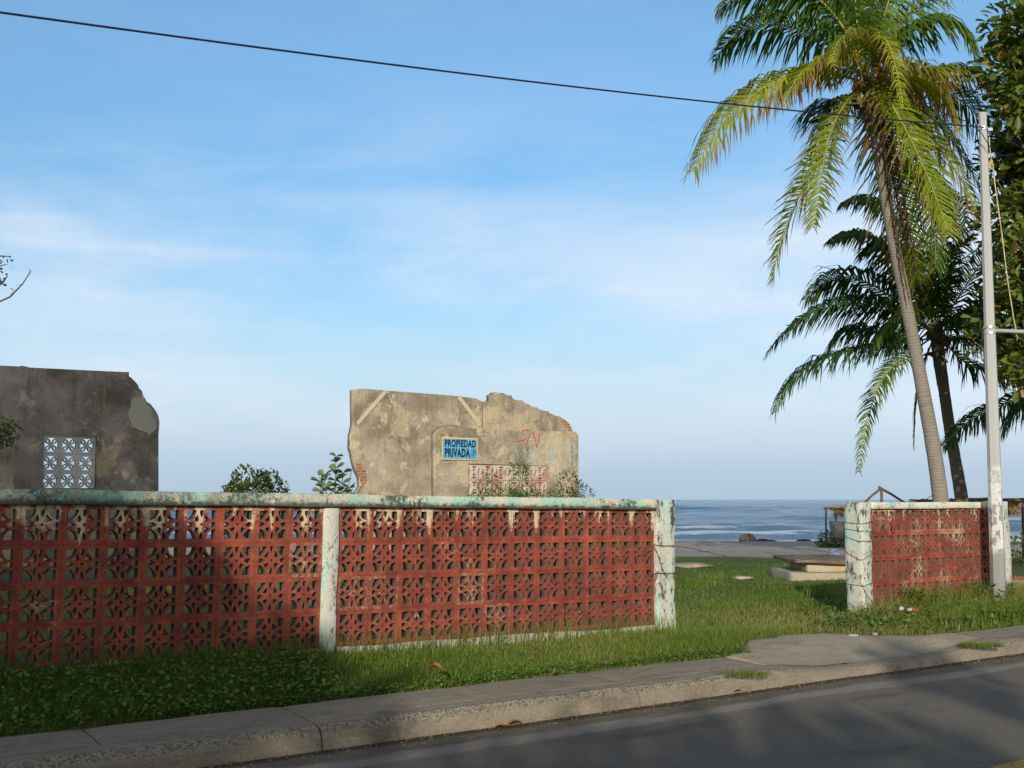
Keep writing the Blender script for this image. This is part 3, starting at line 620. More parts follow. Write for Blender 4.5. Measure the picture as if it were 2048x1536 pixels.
mw = plain('bluish_white_block_paint', (.50, .51, .50), .8, .08, 6)
b3 = curve_mesh('flower_block', [(0, 0), (.29, 0), (.29, .29), (0, .29)], holes3(.29, .29), .09); b3.materials.append(mw)
wq = wpoly(wl, NL); sA = wq[0][0]; sB = wq[1][0]; zt = (wq[0][1]+wq[1][1])/2-.02; cw = (sB-sA)/3
gp = MB(); [gp.box(sA+i*cw-.01, sA+i*cw+.01, -NL+.05, -NL+.13, zt-.92, zt) for i in range(4)]; gp.box(sA, sB, -NL+.02, -NL+.17, zt-.0, zt+.05); gp = gp.build('block_grille', mw, lr)
for i in range(3):
    for k in range(3): link('flower_block', b3, None, gp, (sA+i*cw+.004, -NL+.04, zt-(k+1)*.302)).scale = ((cw-.006)/.29, 1, 1.03)
# ------------------------------------------------------------------ sign
def text_mesh(body, wd, ht, off=.03):
    cu = bpy.data.curves.new('t', 'FONT'); cu.body = body; cu.size = 1; cu.offset = off; cu.space_character = 1.12
    o = bpy.data.objects.new('t', cu); C.objects.link(o); dg = bpy.context.evaluated_depsgraph_get(); me = bpy.data.meshes.new_from_object(o.evaluated_get(dg), depsgraph=dg)
    bpy.data.objects.remove(o); P = np.array([v.co[:] for v in me.vertices]); lo_, hi = P.min(0), P.max(0)
    for v in me.vertices: v.co = ((v.co.x-lo_[0])/(hi[0]-lo_[0])*wd, 0, (v.co.y-lo_[1])/(hi[1]-lo_[1])*ht)
    me.materials.clear(); return me
(sa, za), (sb, zb) = onwall(884, 874, NR+.03), onwall(956, 921, NR+.03); SW = sb-sa; SHt = za-zb
sg = empty('sign', L(sa, NR+.02, zb), (0, 0, A)); tag(sg, 'blue private property sign with yellow border hung on the ruined house', 'sign')
blu = plain('sign_blue_enamel', (.11, .37, .62), .6, .16, 7, .1); yel = plain('sign_yellow_border', (.72, .52, .08), .5, .08, 3, .05); nav = plain('sign_navy_lettering', (.008, .012, .05), .5, .1, 3, .0)
MB().box(0, SW, -.008, .0, 0, SHt).build('border', yel, sg); e = .022; MB().box(e, SW-e, -.012, -.0085, e, SHt-e).build('panel', blu, sg)
link('lettering', text_mesh('PROPIEDAD', SW*.86, SHt*.33, .042), nav, sg, (SW*.075, -.0155, SHt*.575)); link('lettering', text_mesh('PRIVADA', SW*.70, SHt*.39, .042), nav, sg, (SW*.075, -.0155, SHt*.125))
ic = MB(); cxx, czz, rr = SW*.875, SHt*.345, SW*.083
vs = []; fs = []
for i in range(28):
    a = 2*PI*i/28
    for r in (rr, rr*.88): vs.append((cxx+r*math.cos(a), -.0155, czz+r*math.sin(a)))
for i in range(28): a = 2*i; b = 2*((i+1) % 28); fs.append((a, a+1, b+1, b))
def qd(x0, z0, x1, z1, wd):
    d = Vector((x1-x0, z1-z0)); d.normalize(); u = Vector((-d.y, d.x))*wd/2; k = len(vs)
    vs.extend([(cxx+(x0+u.x)*rr, -.0158, czz+(z0+u.y)*rr), (cxx+(x0-u.x)*rr, -.0158, czz+(z0-u.y)*rr), (cxx+(x1-u.x)*rr, -.0158, czz+(z1-u.y)*rr), (cxx+(x1+u.x)*rr, -.0158, czz+(z1+u.y)*rr)]); fs.append((k, k+1, k+2, k+3))
qd(-.65, -.65, .65, .65, .13); qd(-.35, .42, .25, .30, .26); qd(.18, .35, .05, -.6, .3); qd(-.05, .1, .02, -.1, .12)
link('no_weapons_symbol', mesh('no_weapons_symbol', vs, fs), nav, sg)
# graffiti: thin brushed strokes on the wall
def zpt(a): return [(820+x/5.389, 840+y/5.389) for x, y in a]
red = plain('red_spray_paint', (.42, .07, .06), .8, .2, 10); sky_b = plain('pale_blue_chalk_paint', (.32, .46, .58), .9, .15, 10)
def graf(strokes, m, name, wd, parent):
    for st in strokes:
        vs = []; fs = []
        q = [Vector((a, 0, b)) for a, b in wpoly(zpt(st), NR)]; r = []
        for i in range(len(q)-1):
            k = max(1, int((q[i+1]-q[i]).length/.05))
            for j in range(k): r.append(q[i].lerp(q[i+1], j/k))
        r.append(q[-1]); b0 = len(vs)
        for i, p in enumerate(r):
            t = (r[min(i+1, len(r)-1)]-r[max(i-1, 0)]).normalized(); u = Vector((-t.z, 0, t.x))*wd/2*random.uniform(.5, 1.25); vs += [p+u+Vector((0, -NR-.005, 0)), p-u+Vector((0, -NR-.005, 0))]
        for i in range(len(r)-1):
            fs.append((b0+2*i, b0+2*i+1, b0+2*i+3, b0+2*i+2))
        link(name, mesh(name, vs, fs), m, parent)
graf([[(1290, 112), (1215, 112), (1198, 140), (1240, 175), (1240, 215), (1145, 235)], [(1302, 130), (1245, 282)], [(1325, 125), (1366, 300), (1402, 138)], [(330, 160), (385, 165)], [(345, 145), (330, 175)], [(420, 160), (450, 165)], [(315, 220), (318, 260)]], red, 'red_graffiti', .022, cr)
graf([[(1080, 295), (1150, 290)], [(1115, 292), (1150, 330), (1165, 470), (1200, 475)], [(1235, 300), (1238, 440), (1285, 462), (1300, 440), (1290, 310)], [(1312, 300), (1318, 455)], [(1318, 455), (1370, 462), (1400, 430), (1395, 310), (1330, 300)], [(1415, 305), (1510, 296), (1512, 335), (1480, 400), (1515, 420), (1512, 345)], [(1492, 500), (1500, 430)], [(1538, 480), (1540, 290), (1565, 288), (1572, 320), (1576, 500)], [(1540, 380), (1575, 380)], [(1612, 255), (1652, 285), (1655, 330), (1625, 370), (1622, 460), (1640, 497), (1665, 485)], [(1712, 252), (1765, 250), (1772, 372), (1766, 497), (1728, 503), (1722, 375), (1712, 252)], [(1716, 376), (1770, 372)], [(308, 300), (312, 430)], [(320, 340), (330, 360)], [(345, 457), (430, 455)], [(490, 455), (530, 456)], [(590, 452), (600, 470)], [(735, 385), (760, 412)]], sky_b, 'blue_graffiti', .02, cr)
# ------------------------------------------------------------------ plants
def leaves(P, T, Nn, ln, wd, fold=.25, rnd=None):
    """P base points, T directions, Nn normals (k,3); ln, wd (k,) -> verts, quads, var"""
    k = len(P); T = T/np.linalg.norm(T, axis=1, keepdims=True); B = np.cross(T, Nn); B /= np.maximum(np.linalg.norm(B, axis=1, keepdims=True), 1e-6); Nn = np.cross(B, T)
    ln = ln[:, None]; wd = wd[:, None]
    b = P; t = P+T*ln-Nn*ln*.12
    def e(u, v, s): return P+T*ln*u+B*wd*v*s+Nn*wd*fold*v-Nn*ln*.05*(u > .5)
    V = np.stack([b, e(.38, .36, 1), e(.78, .5, 1), t, e(.78, .5, -1), e(.38, .36, -1)], 1).reshape(-1, 3)
    i = np.arange(k)*6; Q = np.concatenate([np.stack([i, i+1, i+2, i+3], 1), np.stack([i, i+3, i+4, i+5], 1)])
    var = np.repeat(rng.random(k) if rnd is None else rnd, 6); return V, Q, var
def rdir(k, up=0.):
    v = rng.normal(size=(k, 3)); v[:, 2] += up; return v/np.linalg.norm(v, axis=1, keepdims=True)
def blades(X, Y, Z, h, wd, lean=.35):
    k = len(X); a = rng.uniform(0, 2*PI, k); d = np.stack([np.cos(a), np.sin(a), 0*a], 1); la = rng.uniform(.1, 1, k)*lean
    b = rng.uniform(0, 2*PI, k); u = np.stack([np.cos(b), np.sin(b), 0*b], 1)*wd[:, None]/2
    P = np.stack([X, Y, Z-.01], 1); up = np.array([0, 0, 1.]); m_ = P+up*(h*.55)[:, None]+d*(h*la*.35)[:, None]; t = P+up*(h*(1-.25*la))[:, None]+d*(h*la*1.1)[:, None]
    V = np.stack([P-u, P+u, m_+u*.75, m_-u*.75, t], 1).reshape(-1, 3); i = np.arange(k)*5
    return V, np.stack([i, i+1, i+2, i+3], 1), np.stack([i+3, i+2, i+4], 1), np.repeat(rng.random(k), 5)
def snxy(s, n): return O.x+s*DV.x-n*NV.x, O.y+s*DV.y-n*NV.y
def grass_patch(name, label, parts):
    VV = []; QQ = []; TT = []; RR = []; o = 0
    for (X, Y, h, wd, lean) in parts:
        V, Q, T, R = blades(X, Y, Gh(X, Y), h, wd, lean); R = np.clip(R*.74+.30*np.repeat(nz(X, Y, .9)+nz(X, Y, .35), 5), 0, 1); VV.append(V); QQ.append(Q+o); TT.append(T+o); RR.append(R); o += len(V)
    ob = link(name, npmesh(name, np.concatenate(VV), np.concatenate(QQ), np.concatenate(TT), {'var': np.concatenate(RR)}), M['grass'])
    return tag(ob, label, 'grass', kind='stuff')
def U(a, b, k): return rng.uniform(a, b, k)
# verge strip
k = 52000; s = U(-7, 2.3, k); n = U(.0, 1.24, k); X, Y = snxy(s, n); hh = U(.035, .105, k)*(1+.15*smooth(n, .5, 0.))*(1-.35*smooth(n, .9, 1.2)); hh *= (1+.35*nz(X, Y, 1.5))
ok = (n < 1.22+.03*nz(X, Y, 4)) & ~((s > 1.6) & (n > .5+(2.3-s)))
k2 = 2600; s2 = U(-7, 2.2, k2); n2 = np.abs(rng.normal(0, .07, k2))+.005; X2, Y2 = snxy(s2, n2); 
grass_patch('grass', 'green grass verge between the long red wall and the sidewalk', [(X[ok], Y[ok], np.clip(hh[ok], .03, .3), U(.004, .009, ok.sum()), .7), (X2, Y2, U(.10, .30, k2), U(.003, .006, k2), .5)])
# lot grass, finer near, bigger far
P_ = []
for (n0, n1, s0, s1, k, h0, h1, w0) in ((-3, 0, -6, 8, 60000, .02, .07, .006), (-8, -3, -8, 12, 50000, .025, .085, .009), (-20, -8, -8, 22, 46000, .035, .11, .015), (-34, -20, -5, 34, 18000, .05, .13, .028)):
    s = U(s0, s1, k); n = U(n0, n1, k); X, Y = snxy(s, n); ok = (Y < 30+3*nz(X, Y, .25)) & (nz(X, Y, .55) > -1.05) & ~((X > -9) & (X < -5) & (n < -9)); ht = U(h0, h1, k)*(1+.35*nz(X, Y, .8))
    ok &= ~((s > 4.9) & (s < 8.2) & (n > -.2)); P_.append((X[ok], Y[ok], np.clip(ht[ok], .03, .4), U(w0*.7, w0*1.4, ok.sum()), .7))
k = 15000; s = U(1.6, 5.1, k); n = U(0, 1.25, k); X, Y = snxy(s, n); ok = n < nback(s)+.05+.04*nz(X, Y, 3); P_.append((X[ok], Y[ok], U(.03, .12, ok.sum()), U(.004, .008, ok.sum()), .7))
grass_patch('grass', 'rough sunlit grass covering the lot seen through the gap', P_)
k = 30000; s = U(4.0, 13, k); n = U(0, 1.38, k); X, Y = snxy(s, n); ok = n < np.interp(s, [4, 4.3, 4.6, 5, 13], [.80, 1.02, 1.16, 1.28, 1.3])+.05*nz(X, Y, 3)
ht = U(.06, .20, k)*(1+.9*smooth(n, .5, .05))*(1+.4*nz(X, Y, 1.2))*np.interp(s, [4, 5, 6], [.5, .8, 1.15]); grass_patch('grass', 'tall weedy grass at the foot of the short wall and the grey pole', [(X[ok], Y[ok], np.clip(ht[ok], .04, .42), U(.005, .010, ok.sum()), .6)])
def weeds(name, label, X, Y, h, l0, l1, m='weed', stuff=True, cat='weeds'):
    k = len(X); Z = Gh(X, Y)+h; P = np.stack([X, Y, Z], 1); T = rdir(k); T[:, 2] *= .4; Nn = np.tile([0, 0, 1.], (k, 1))+rng.normal(0, .35, (k, 3)); ln = U(l0, l1, k)
    V, Q, v = leaves(P, T, Nn, ln, ln*U(.6, .95, k)); return tag(link(name, npmesh(name, V, Q, attr={'var': v*.97}), M[m]), label, cat, kind='stuff' if stuff else None)
k = 9000; s = U(1.8, 6.5, k); n = U(-6, .5, k) ; X, Y = snxy(s, n); ok = (nz(X, Y, 1.3) > .35) & (n < nback(s))
weeds('ground_cover', 'patches of low broadleaf weeds in the sunlit lot grass inside the gap', X[ok], Y[ok], U(.01, .08, ok.sum()), .025, .06)
for (px, py, hh_, lb) in ((1405, 1172, .30, 'bright upright grass clump in the lot, nearest the left pillar of the gap'), (1440, 1166, .24, 'second bright upright grass clump in the lot, right of the taller one'), (1556, 1180, .25, 'lone bright grass sprig in the middle of the lot'), (1640, 1200, .34, 'shaded tall grass clump in the shadow left of the thick pillar')):
    c = gm(px, py); k = 90; a = U(0, 2*PI, k); r_ = U(0, .22, k); X = c.x+np.cos(a)*r_*1.6; Y = c.y+np.sin(a)*r_; V, Q, T, R_ = blades(X, Y, Gh(X, Y), U(.5, 1, k)*hh_, U(.008, .016, k), .5); tag(link('grass_clump', npmesh('grass_clump', V, Q, T, {'var': R_*.5+.35}), M['grass']), lb, 'grass clump', 'grass clumps in the lot')
k = 15000; s = U(-7, 2.0, k); n = U(.1, 1.23, k)**1.0; X, Y = snxy(s, n); cl = nz(X, Y, 1.8)+.9*smooth(s, -1.5, -4)+.5*smooth(n, .8, 1.15); ok = (cl > .15)
weeds('ground_cover', 'creeping clover and broadleaf weeds in the verge below the long wall', X[ok], Y[ok], U(.02, .13, ok.sum())*(1+.3*nz(X[ok], Y[ok], 1.)), .018, .048)
k0 = 9000; s0 = U(-7, 1.9, k0); n0 = 1.235-np.abs(rng.normal(0, .11, k0)); X0, Y0 = snxy(s0, n0); ok0 = nz(X0, Y0, 1.1) > -.6
weeds('ground_cover', 'bright low clover edging the verge along the sidewalk', X0[ok0], Y0[ok0], U(.005, .05, ok0.sum()), .016, .034)
k = 6500; s = U(3.9, 12, k); n = U(.15, 1.35, k); X, Y = snxy(s, n); ok = (n < np.interp(s, [3.9, 4.2, 4.6, 5, 12], [.7, 1.06, 1.2, 1.32, 1.34])) & (nz(X, Y, 1.5)+.5*smooth(s, 5.5, 4.4) > .0)
weeds('ground_cover', 'leafy creeping weeds spilling onto the driveway near the thick pillar', X[ok], Y[ok], U(.02, .16, ok.sum()), .03, .075)
k = 2600; s = U(5.6, 9.5, k); n = np.abs(rng.normal(.15, .3, k))+.02; X, Y = snxy(s, n); ok = nz(X, Y, 2.) > .1
weeds('ground_cover', 'taller leafy weeds standing around the base of the grey pole', X[ok], Y[ok], U(.1, .34, ok.sum()), .03, .06)
k = 1500; s = U(-6, 9, k); n = 1.93+np.abs(rng.normal(0, .16, k)); X, Y = snxy(s, n); V = []; Q = []; vv = []
for i in range(k):
    r = random.uniform(.0025, .008)*(1.6 if random.random() < .06 else 1); b0 = len(V); a0 = random.uniform(0, 6)
    for q in range(5): a = a0+q*1.2566; V.append((X[i]+math.cos(a)*r*random.uniform(.7, 1.3), Y[i]+math.sin(a)*r*random.uniform(.7, 1.3), .004))
    V.append((X[i], Y[i], .004+r*1.1)); Q += [(b0+q, b0+(q+1) % 5, b0+5) for q in range(5)]
tag(link('gutter_grit', npmesh('gutter_grit', V, None, Q), plain('grit', (.20, .165, .12), .95, .6, 60)), 'loose grit and crumbs gathered in the gutter along the kerb', 'grit', kind='stuff')
# small tufts in the sidewalk cracks
for (px, py, r, lb) in ((1475, 1345, .16, 'small grass tuft growing in the kerb crack near the driveway'), (1962, 1288, .14, 'small bright grass tuft in the sidewalk crack before the grey pole')):
    c = gz(px, py, .15); k = 700; a = U(0, 2*PI, k); rr_ = np.sqrt(U(0, 1, k))*r; X = c.x+np.cos(a)*rr_*1.7; Y = c.y+np.sin(a)*rr_*.8
    V, Q, T, R = blades(X, Y, np.full(k, .135), U(.02, .06, k), U(.004, .007, k), .9); tag(link('grass_tuft', npmesh('grass_tuft', V, Q, T, {'var': R}), M['grass']), lb, 'grass tuft', 'grass tufts in the pavement')
def clump(name, label, cat, centre, blobs, k, l0, l1, m, group=None, wr=.6, stems=6, twig=None, flat=0., parent=None, shell=.55, zmin=-9):
    """a bush or crown: leaves through the volume of several blobs plus stems"""
    c = Vector(centre); root = parent or empty(name, c); 
    if not parent: tag(root, label, cat, group)
    vol = np.array([b[3]*b[4]*b[5] for b in blobs]); pick = rng.choice(len(blobs), k, p=vol/vol.sum()); B = np.array(blobs)[pick]
    d = rdir(k); rad = (shell+(1-shell)*rng.random(k))**.6; rad = rad*(1+.22*nz(d[:, 0]*4+pick, d[:, 1]*4+d[:, 2]*5, 1.)); P = B[:, :3]+d*B[:, 3:6]*rad[:, None]
    ok = P[:, 2] > zmin; P = P[ok]; d = d[ok]; kk = len(P)
    T = d+rdir(kk)*.9; T[:, 2] += flat; Nn = rdir(kk)*.6+np.array([0, -.25, .9]); ln = U(l0, l1, kk); V, Q, v = leaves(P, T, Nn, ln, ln*wr*U(.8, 1.2, kk)); link('foliage', npmesh('foliage', V, Q, attr={'var': v}), M[m], root)
    mb = MB()
    for i in range(stems):
        b = blobs[i % len(blobs)]; e = Vector(b[:3])+Vector((random.uniform(-.6, .6)*b[3], random.uniform(-.6, .6)*b[4], random.uniform(-.2, .7)*b[5])); base = Vector((random.uniform(-.05, .05), random.uniform(-.05, .05), 0)); mid = base.lerp(e, .5)+Vector((random.uniform(-.1, .1), 0, .1))*e.length*.3
        w0 = twig or .02; mb.tube([base, mid, e], [w0, w0*.6, w0*.25], 5)
    if stems: mb.build('stem', M['twig'], root, True)
    return root
def base(px, Y): p = at(px, 998, Y); return Vector((p.x, Y, Gz(p.x, Y)))
b = base(508, 17.0); z9 = at(508, 985, 17).z-b.z
clump('bush', 'rounded dark green bush showing above the wall between the two ruins', 'bush', b, [(-.05, 0, z9-.15, .36, .4, .45), (.22, .1, z9-.05, .25, .3, .33), (-.28, 0, z9-.15, .25, .3, .26), (.0, 0, z9-.6, .5, .4, .5)], 5200, .045, .08, 'bush', 'shrubs behind the wall', stems=8)
b = base(668, 14.5); z9 = at(668, 985, 14.5).z-b.z
cal = empty('milkweed_shrub', b); tag(cal, 'pale round-leaved shrub sprig poking over the wall beside the central ruin', 'shrub', 'shrubs behind the wall')
mb = MB(); Pl = []; Tl = []
for (tx, tz) in ((.02, z9+.47), (-.2, z9+.14), (.2, z9+.05), (-.12, z9+.22), (.1, z9+.26), (.24, z9+.32)):
    tip = Vector((tx, random.uniform(-.1, .1), tz)); mid = Vector((tx*.4, 0, tz*.55)); mb.tube([(0, 0, 0), mid, tip], [.016, .011, .005], 5)
    for q in range(9 if tx < .23 else 2):
        t = .62+.38*q/8; p = mid.lerp(tip, (t-.5)*2) if t > .5 else mid; 
        for sgn in (-1, 1, -1, 1): Pl.append(p[:]); a = q*PI/2+random.uniform(-.6, .6); Tl.append((math.cos(a)*sgn, math.sin(a)*sgn, random.uniform(.1, .9)))
Pl = np.array(Pl); Tl = np.array(Tl); k = len(Pl); V, Q, v = leaves(Pl, Tl, np.tile([0, -.3, .8], (k, 1))+rdir(k)*.4, U(.09, .15, k), U(.07, .11, k)); link('foliage', npmesh('foliage', V, Q, attr={'var': v}), M['pale'], cal); mb.build('stem', M['twig'], cal, True)
b = base(1010, 19.3); z9 = at(1010, 985, 19.3).z-b.z
clump('bush', 'feathery weedy shrub growing before the pink block grille of the ruin', 'bush', b, [(-.28, 0, z9+.0, .2, .2, .34), (.26, 0, z9+.12, .22, .25, .42), (0, 0, z9-.22, .7, .4, .26), (.5, 0, z9-.16, .5, .3, .20), (.31, 0, z9+.5, .12, .1, .26)], 5200, .028, .055, 'weed', 'shrubs behind the wall', .45, 8)
b = base(1150, 20.3); z9 = at(1150, 985, 20.3).z-b.z
clump('bush', 'thin brownish sprigs leaning past the right corner of the central ruin', 'bush', b, [(-.1, 0, z9+.05, .22, .2, .3), (.1, 0, z9-.02, .2, .2, .2), (-.2, 0, z9-.1, .3, .2, .2)], 900, .04, .07, 'bush', 'shrubs behind the wall', .4, 10, .008)
# beach-side greenery
b = gz(1668, 1088, -.1); b.z = Gz(b.x, b.y); clump('bush', 'low dark bush at the foot of the left beach shelter posts', 'bush', b, [(0, 0, .12, .7, .5, .22), (.7, 0, .05, .7, .5, .2), (-.15, .3, .25, .35, .4, .3)], 1500, .06, .11, 'bush', 'low beach bushes', stems=4)
b = at(2052, 1100, 27); b.z = Gz(b.x, 27); clump('bush', 'shaded green bush right of the grey pole under the beach shelter', 'bush', b, [(0, 0, .15, .9, .8, .45), (1.4, .3, .3, 1., .8, .5)], 1600, .08, .15, 'bush', 'low beach bushes', stems=4)
# ---- sea almond tree on the right
def limb_tree(name, label, cat, loc, trunk_pts, r0, blobs, k, l0, l1, m, group=None, bare=0, flat=0., tw='bark'):
    root = empty(name, loc); tag(root, label, cat, group); mb = MB(); n_ = len(trunk_pts); mb.tube(trunk_pts, [r0*(1-.55*i/(n_-1)) for i in range(n_)], 10); mb.build('trunk', M[tw], root, True)
    mb = MB(); top = Vector(trunk_pts[-1]); fork = Vector(trunk_pts[-2]) if n_ > 2 else top
    for i, b in enumerate(blobs):
        st = top if i % 2 else fork.lerp(top, random.uniform(.3, 1)); e = Vector(b[:3]); m1 = st.lerp(e, .5)+Vector((random.uniform(-.3, .3), random.uniform(-.3, .3), -.15*(e-st).length*.4)); mb.tube([st, m1, e], [r0*.38, r0*.25, r0*.1], 6)
        for q in range(4+bare):
            e2 = e+Vector((random.uniform(-1, 1)*b[3], random.uniform(-1, 1)*b[4], random.uniform(-1, 1)*b[5])); m2 = m1.lerp(e2, .55)+Vector([random.uniform(-.15, .15) for _ in range(3)]); mb.tube([m1.lerp(e, .4), m2, e2], [r0*.12, r0*.07, r0*.03], 5)
    mb.build('branch', M['twig'], root, True)
    clump('', '', '', (0, 0, 0), blobs, k, l0, l1, m, stems=0, parent=root, wr=.55, shell=.35, flat=flat); return root
AY = 22.6; AS = AY/18.; TX = at(2290, 998, AY).x; g0 = Gz(TX, AY)
def rel(px, py, dy=0): p = at(px, py, AY+dy); return (p.x-TX, dy, p.z-g0)
ab = []
for (px, py, dy, r) in ((2030, 150, -.2, .6), (2045, 70, .5, .6), (2100, 60, -.5, .9), (2085, 190, -.8, .8), (2065, 300, .4, .65), (2095, 430, -.4, .75), (2075, 520, -.9, .62), (2120, 600, .8, .9), (2060, 630, .2, .62), (2100, 720, -.3, .7), (2050, 720, .8, .5), (2160, 300, 0, 1.2), (2250, 150, 0, 1.3), (2280, 450, 0, 1.4), (2210, 650, 0, 1.1), (2090, 350, 1.3, .8), (2150, 500, 1.3, 1.), (2012, 330, .6, .5), (2030, 450, .9, .6), (2018, 560, .5, .5), (2040, 260, 1.2, .6), (1985, 640, .9, .38), (1960, 680, .7, .28)):
    p = rel(px, py, dy); r *= AS; ab.append((*p, r, r, r*.78))
limb_tree('sea_almond_tree', 'large-leaved sea almond tree crowding the right edge behind the grey pole', 'tree', (TX, AY, g0), [(0, 0, -.1), (.1, 0, 1.2), (-.1, .1, 2.4), (.1, .1, 3.6)], .2, ab, 17000, .19, .30, 'almond', bare=6, flat=-.1)
# ---- bare twiggy tree at the left edge
TX2 = at(-170, 998, 13).x; g1 = Gz(TX2, 13)
def rel2(px, py): p = at(px, py, 13); return Vector((p.x-TX2, 0, p.z-g1))
tl = empty('leafy_tree', (TX2, 13, g1)); tag(tl, 'half bare tree reaching in from the left edge with one curved twig', 'tree')
mb = MB(); mb.tube([(0, 0, -.1), (.05, 0, 1.5), (-.05, 0, 3), (.1, 0, 4.4)], [.14, .12, .1, .05], 9); mb.build('trunk', M['bark'], tl, True)
mb = MB(); fk = Vector((0, 0, 2.6))
def br(pts, r): P = [rel2(*p) if len(p) == 2 else Vector(p) for p in pts]; mb.tube(P, [r*(1-.8*i/(len(P)-1)) for i in range(len(P))], 5)
br([(0, 0, 2.3), (-60, 640), (-20, 612), (20, 594), (45, 568), (58, 548), (62, 540)], .018); br([(45, 568), (30, 572)], .004); br([(20, 594), (25, 583)], .004); br([(58, 548), (66, 545)], .003); br([(60, 545), (57, 535)], .003)
br([(0, 0, 2.8), (-60, 600), (-20, 580), (5, 566), (15, 552)], .03); br([(0, 0, 3), (-50, 560), (-10, 535), (15, 528)], .02); br([(0, 0, 3.1), (-40, 530), (0, 512), (22, 513)], .02); br([(0, 0, 3.3), (-40, 500), (0, 490)], .02)
br([(0, 0, 1.4), (-60, 880), (-10, 870), (20, 862)], .03); br([(0, 0, 1.2), (-60, 900), (0, 880)], .02)
mb.build('branch', M['twig'], tl, True)
Pl = []
for (cx_, cy_, r, q) in ((8, 850, 22, 130), (-5, 880, 20, 110), (15, 872, 14, 50), (-40, 860, 30, 150), (-60, 540, 50, 260), (-20, 560, 22, 50), (-90, 640, 40, 150), (-170, 400, 70, 420), (-130, 470, 60, 300)):
    for _ in range(q): a = random.uniform(0, 2*PI); rr_ = r*math.sqrt(random.random()); v = rel2(cx_+math.cos(a)*rr_, cy_+math.sin(a)*rr_*.8); Pl.append((v.x, random.uniform(-.3, .3), v.z))
for (x, y) in ((10, 512), (14, 516), (19, 518), (22, 513), (6, 520), (3, 535), (-2, 540), (14, 552), (24, 538), (2, 518)): v = rel2(x, y); Pl.append((v.x, 0, v.z))
Pl = np.array(Pl); k = len(Pl); T = rdir(k); T[:, 2] -= .5; V, Q, v = leaves(Pl, T, rdir(k), U(.035, .065, k), U(.02, .032, k)); link('foliage', npmesh('foliage', V, Q, attr={'var': v*.9}), M['bush'], tl)
# ------------------------------------------------------------------ coconut palms
def bez(p, t):
    k = len(p)-1; r = np.zeros(3)
    for i in range(k+1): r = r+math.comb(k, i)*(1-t)**(k-i)*t**i*np.array(p[i])
    return r
def frond(ctrl, mat, root, llen=1.25, pairs=92, droop=.52, wd=.056, stalk='rachis', start=.14, fold=1.):
    """one frond: rachis tube and comb of leaflets, own mesh; ctrl are points local to the palm"""
    k = 30; pts = [bez(ctrl, i/k) for i in range(k+1)]; arc_ = sum(np.linalg.norm(pts[i+1]-pts[i]) for i in range(k))
    mb = MB(); mb.tube(pts, [.026*(1-.85*i/k)+.003 for i in range(k+1)], 5); V0 = np.array(mb.v); nf = [f for f in mb.f if len(f) == 4]
    ts = np.clip(np.linspace(start, .99, pairs)+rng.normal(0, .0035, pairs), start, .995); P = np.array([bez(ctrl, t) for t in ts]); P2 = np.array([bez(ctrl, min(t+.01, 1.)) for t in ts]); P1 = np.array([bez(ctrl, max(t-.01, 0)) for t in ts])
    T = P2-P1; T /= np.linalg.norm(T, axis=1, keepdims=True); up = np.array([0, 0, 1.]); S = np.cross(T, up); sl = np.linalg.norm(S, axis=1, keepdims=True)
    S = S/np.maximum(sl, .05); chord = np.array(ctrl[-1])-np.array(ctrl[0]); S0 = np.cross(chord, up); S0 /= max(np.linalg.norm(S0), .1)
    S = S*np.minimum(sl*2, 1)+S0*(1-np.minimum(sl*2, 1)); S /= np.linalg.norm(S, axis=1, keepdims=True); Nn = np.cross(S, T); rl = random.uniform(-.75, .75); S, Nn = S*math.cos(rl)+Nn*math.sin(rl), Nn*math.cos(rl)-S*math.sin(rl)
    prof = np.sin(np.clip((ts-start)/(1-start), 0, 1)**.75*PI*.86+.28)**.8*.95+.08; VV = []; QQ = []; TI = []; VA = []; b0 = 0; fv = random.random()*.35
    for sg_ in (-1, 1):
        gap_ = rng.random(pairs) < .03; ln = llen*prof*np.where(gap_, .25, rng.uniform(.82, 1.12, pairs))*(1+.10*np.sin(np.arange(pairs)*.55+fv*20)); fwd = np.interp(ts, [start, 1], [.35, 1.3])[:, None]+rng.normal(0, .08, (pairs, 1))
        d0 = S*sg_+T*fwd+Nn*(.28*fold)+rng.normal(0, .085, (pairs, 3)); d0 /= np.linalg.norm(d0, axis=1, keepdims=True); g = np.array([0, 0, -1.])
        a = P; mid = a+d0*(ln*.34)[:, None]; d1 = d0*(1-droop)+g*droop+rng.normal(0, .10, (pairs, 3)); d1 /= np.linalg.norm(d1, axis=1, keepdims=True); q2 = mid+d1*(ln*.38)[:, None]
        d2 = d1*.6+g*.6*droop*1.3+T*.05; d2 /= np.linalg.norm(d2, axis=1, keepdims=True); tp = q2+d2*(ln*.30)[:, None]; wv = T*(wd/2)
        VV.append(np.stack([a-wv*.5, a+wv*.5, mid+wv, mid-wv, q2+wv*.7, q2-wv*.7, tp], 1).reshape(-1, 3)); i = np.arange(pairs)*7+b0
        QQ += [np.stack([i, i+1, i+2, i+3], 1), np.stack([i+3, i+2, i+4, i+5], 1), np.stack([i+5, i+4, i+6, i+6], 1)[:, :3]]; b0 += pairs*7
        TI.append(np.tile([0, 0, .45, .45, .78, .78, 1.], pairs)); VA.append(np.repeat(np.clip(fv+rng.random(pairs)*.65, 0, 1), 7))
    V = np.concatenate(VV); q = np.concatenate([QQ[0], QQ[1], QQ[3], QQ[4]]); t3 = np.concatenate([QQ[2], QQ[5]])
    o = link('frond', npmesh('frond', V, q, t3, {'tip': np.concatenate(TI), 'var': np.concatenate(VA)}), mat, root)
    st = mesh('rachis', mb.v, mb.f, True); link('rachis', st, M[stalk], o); return o
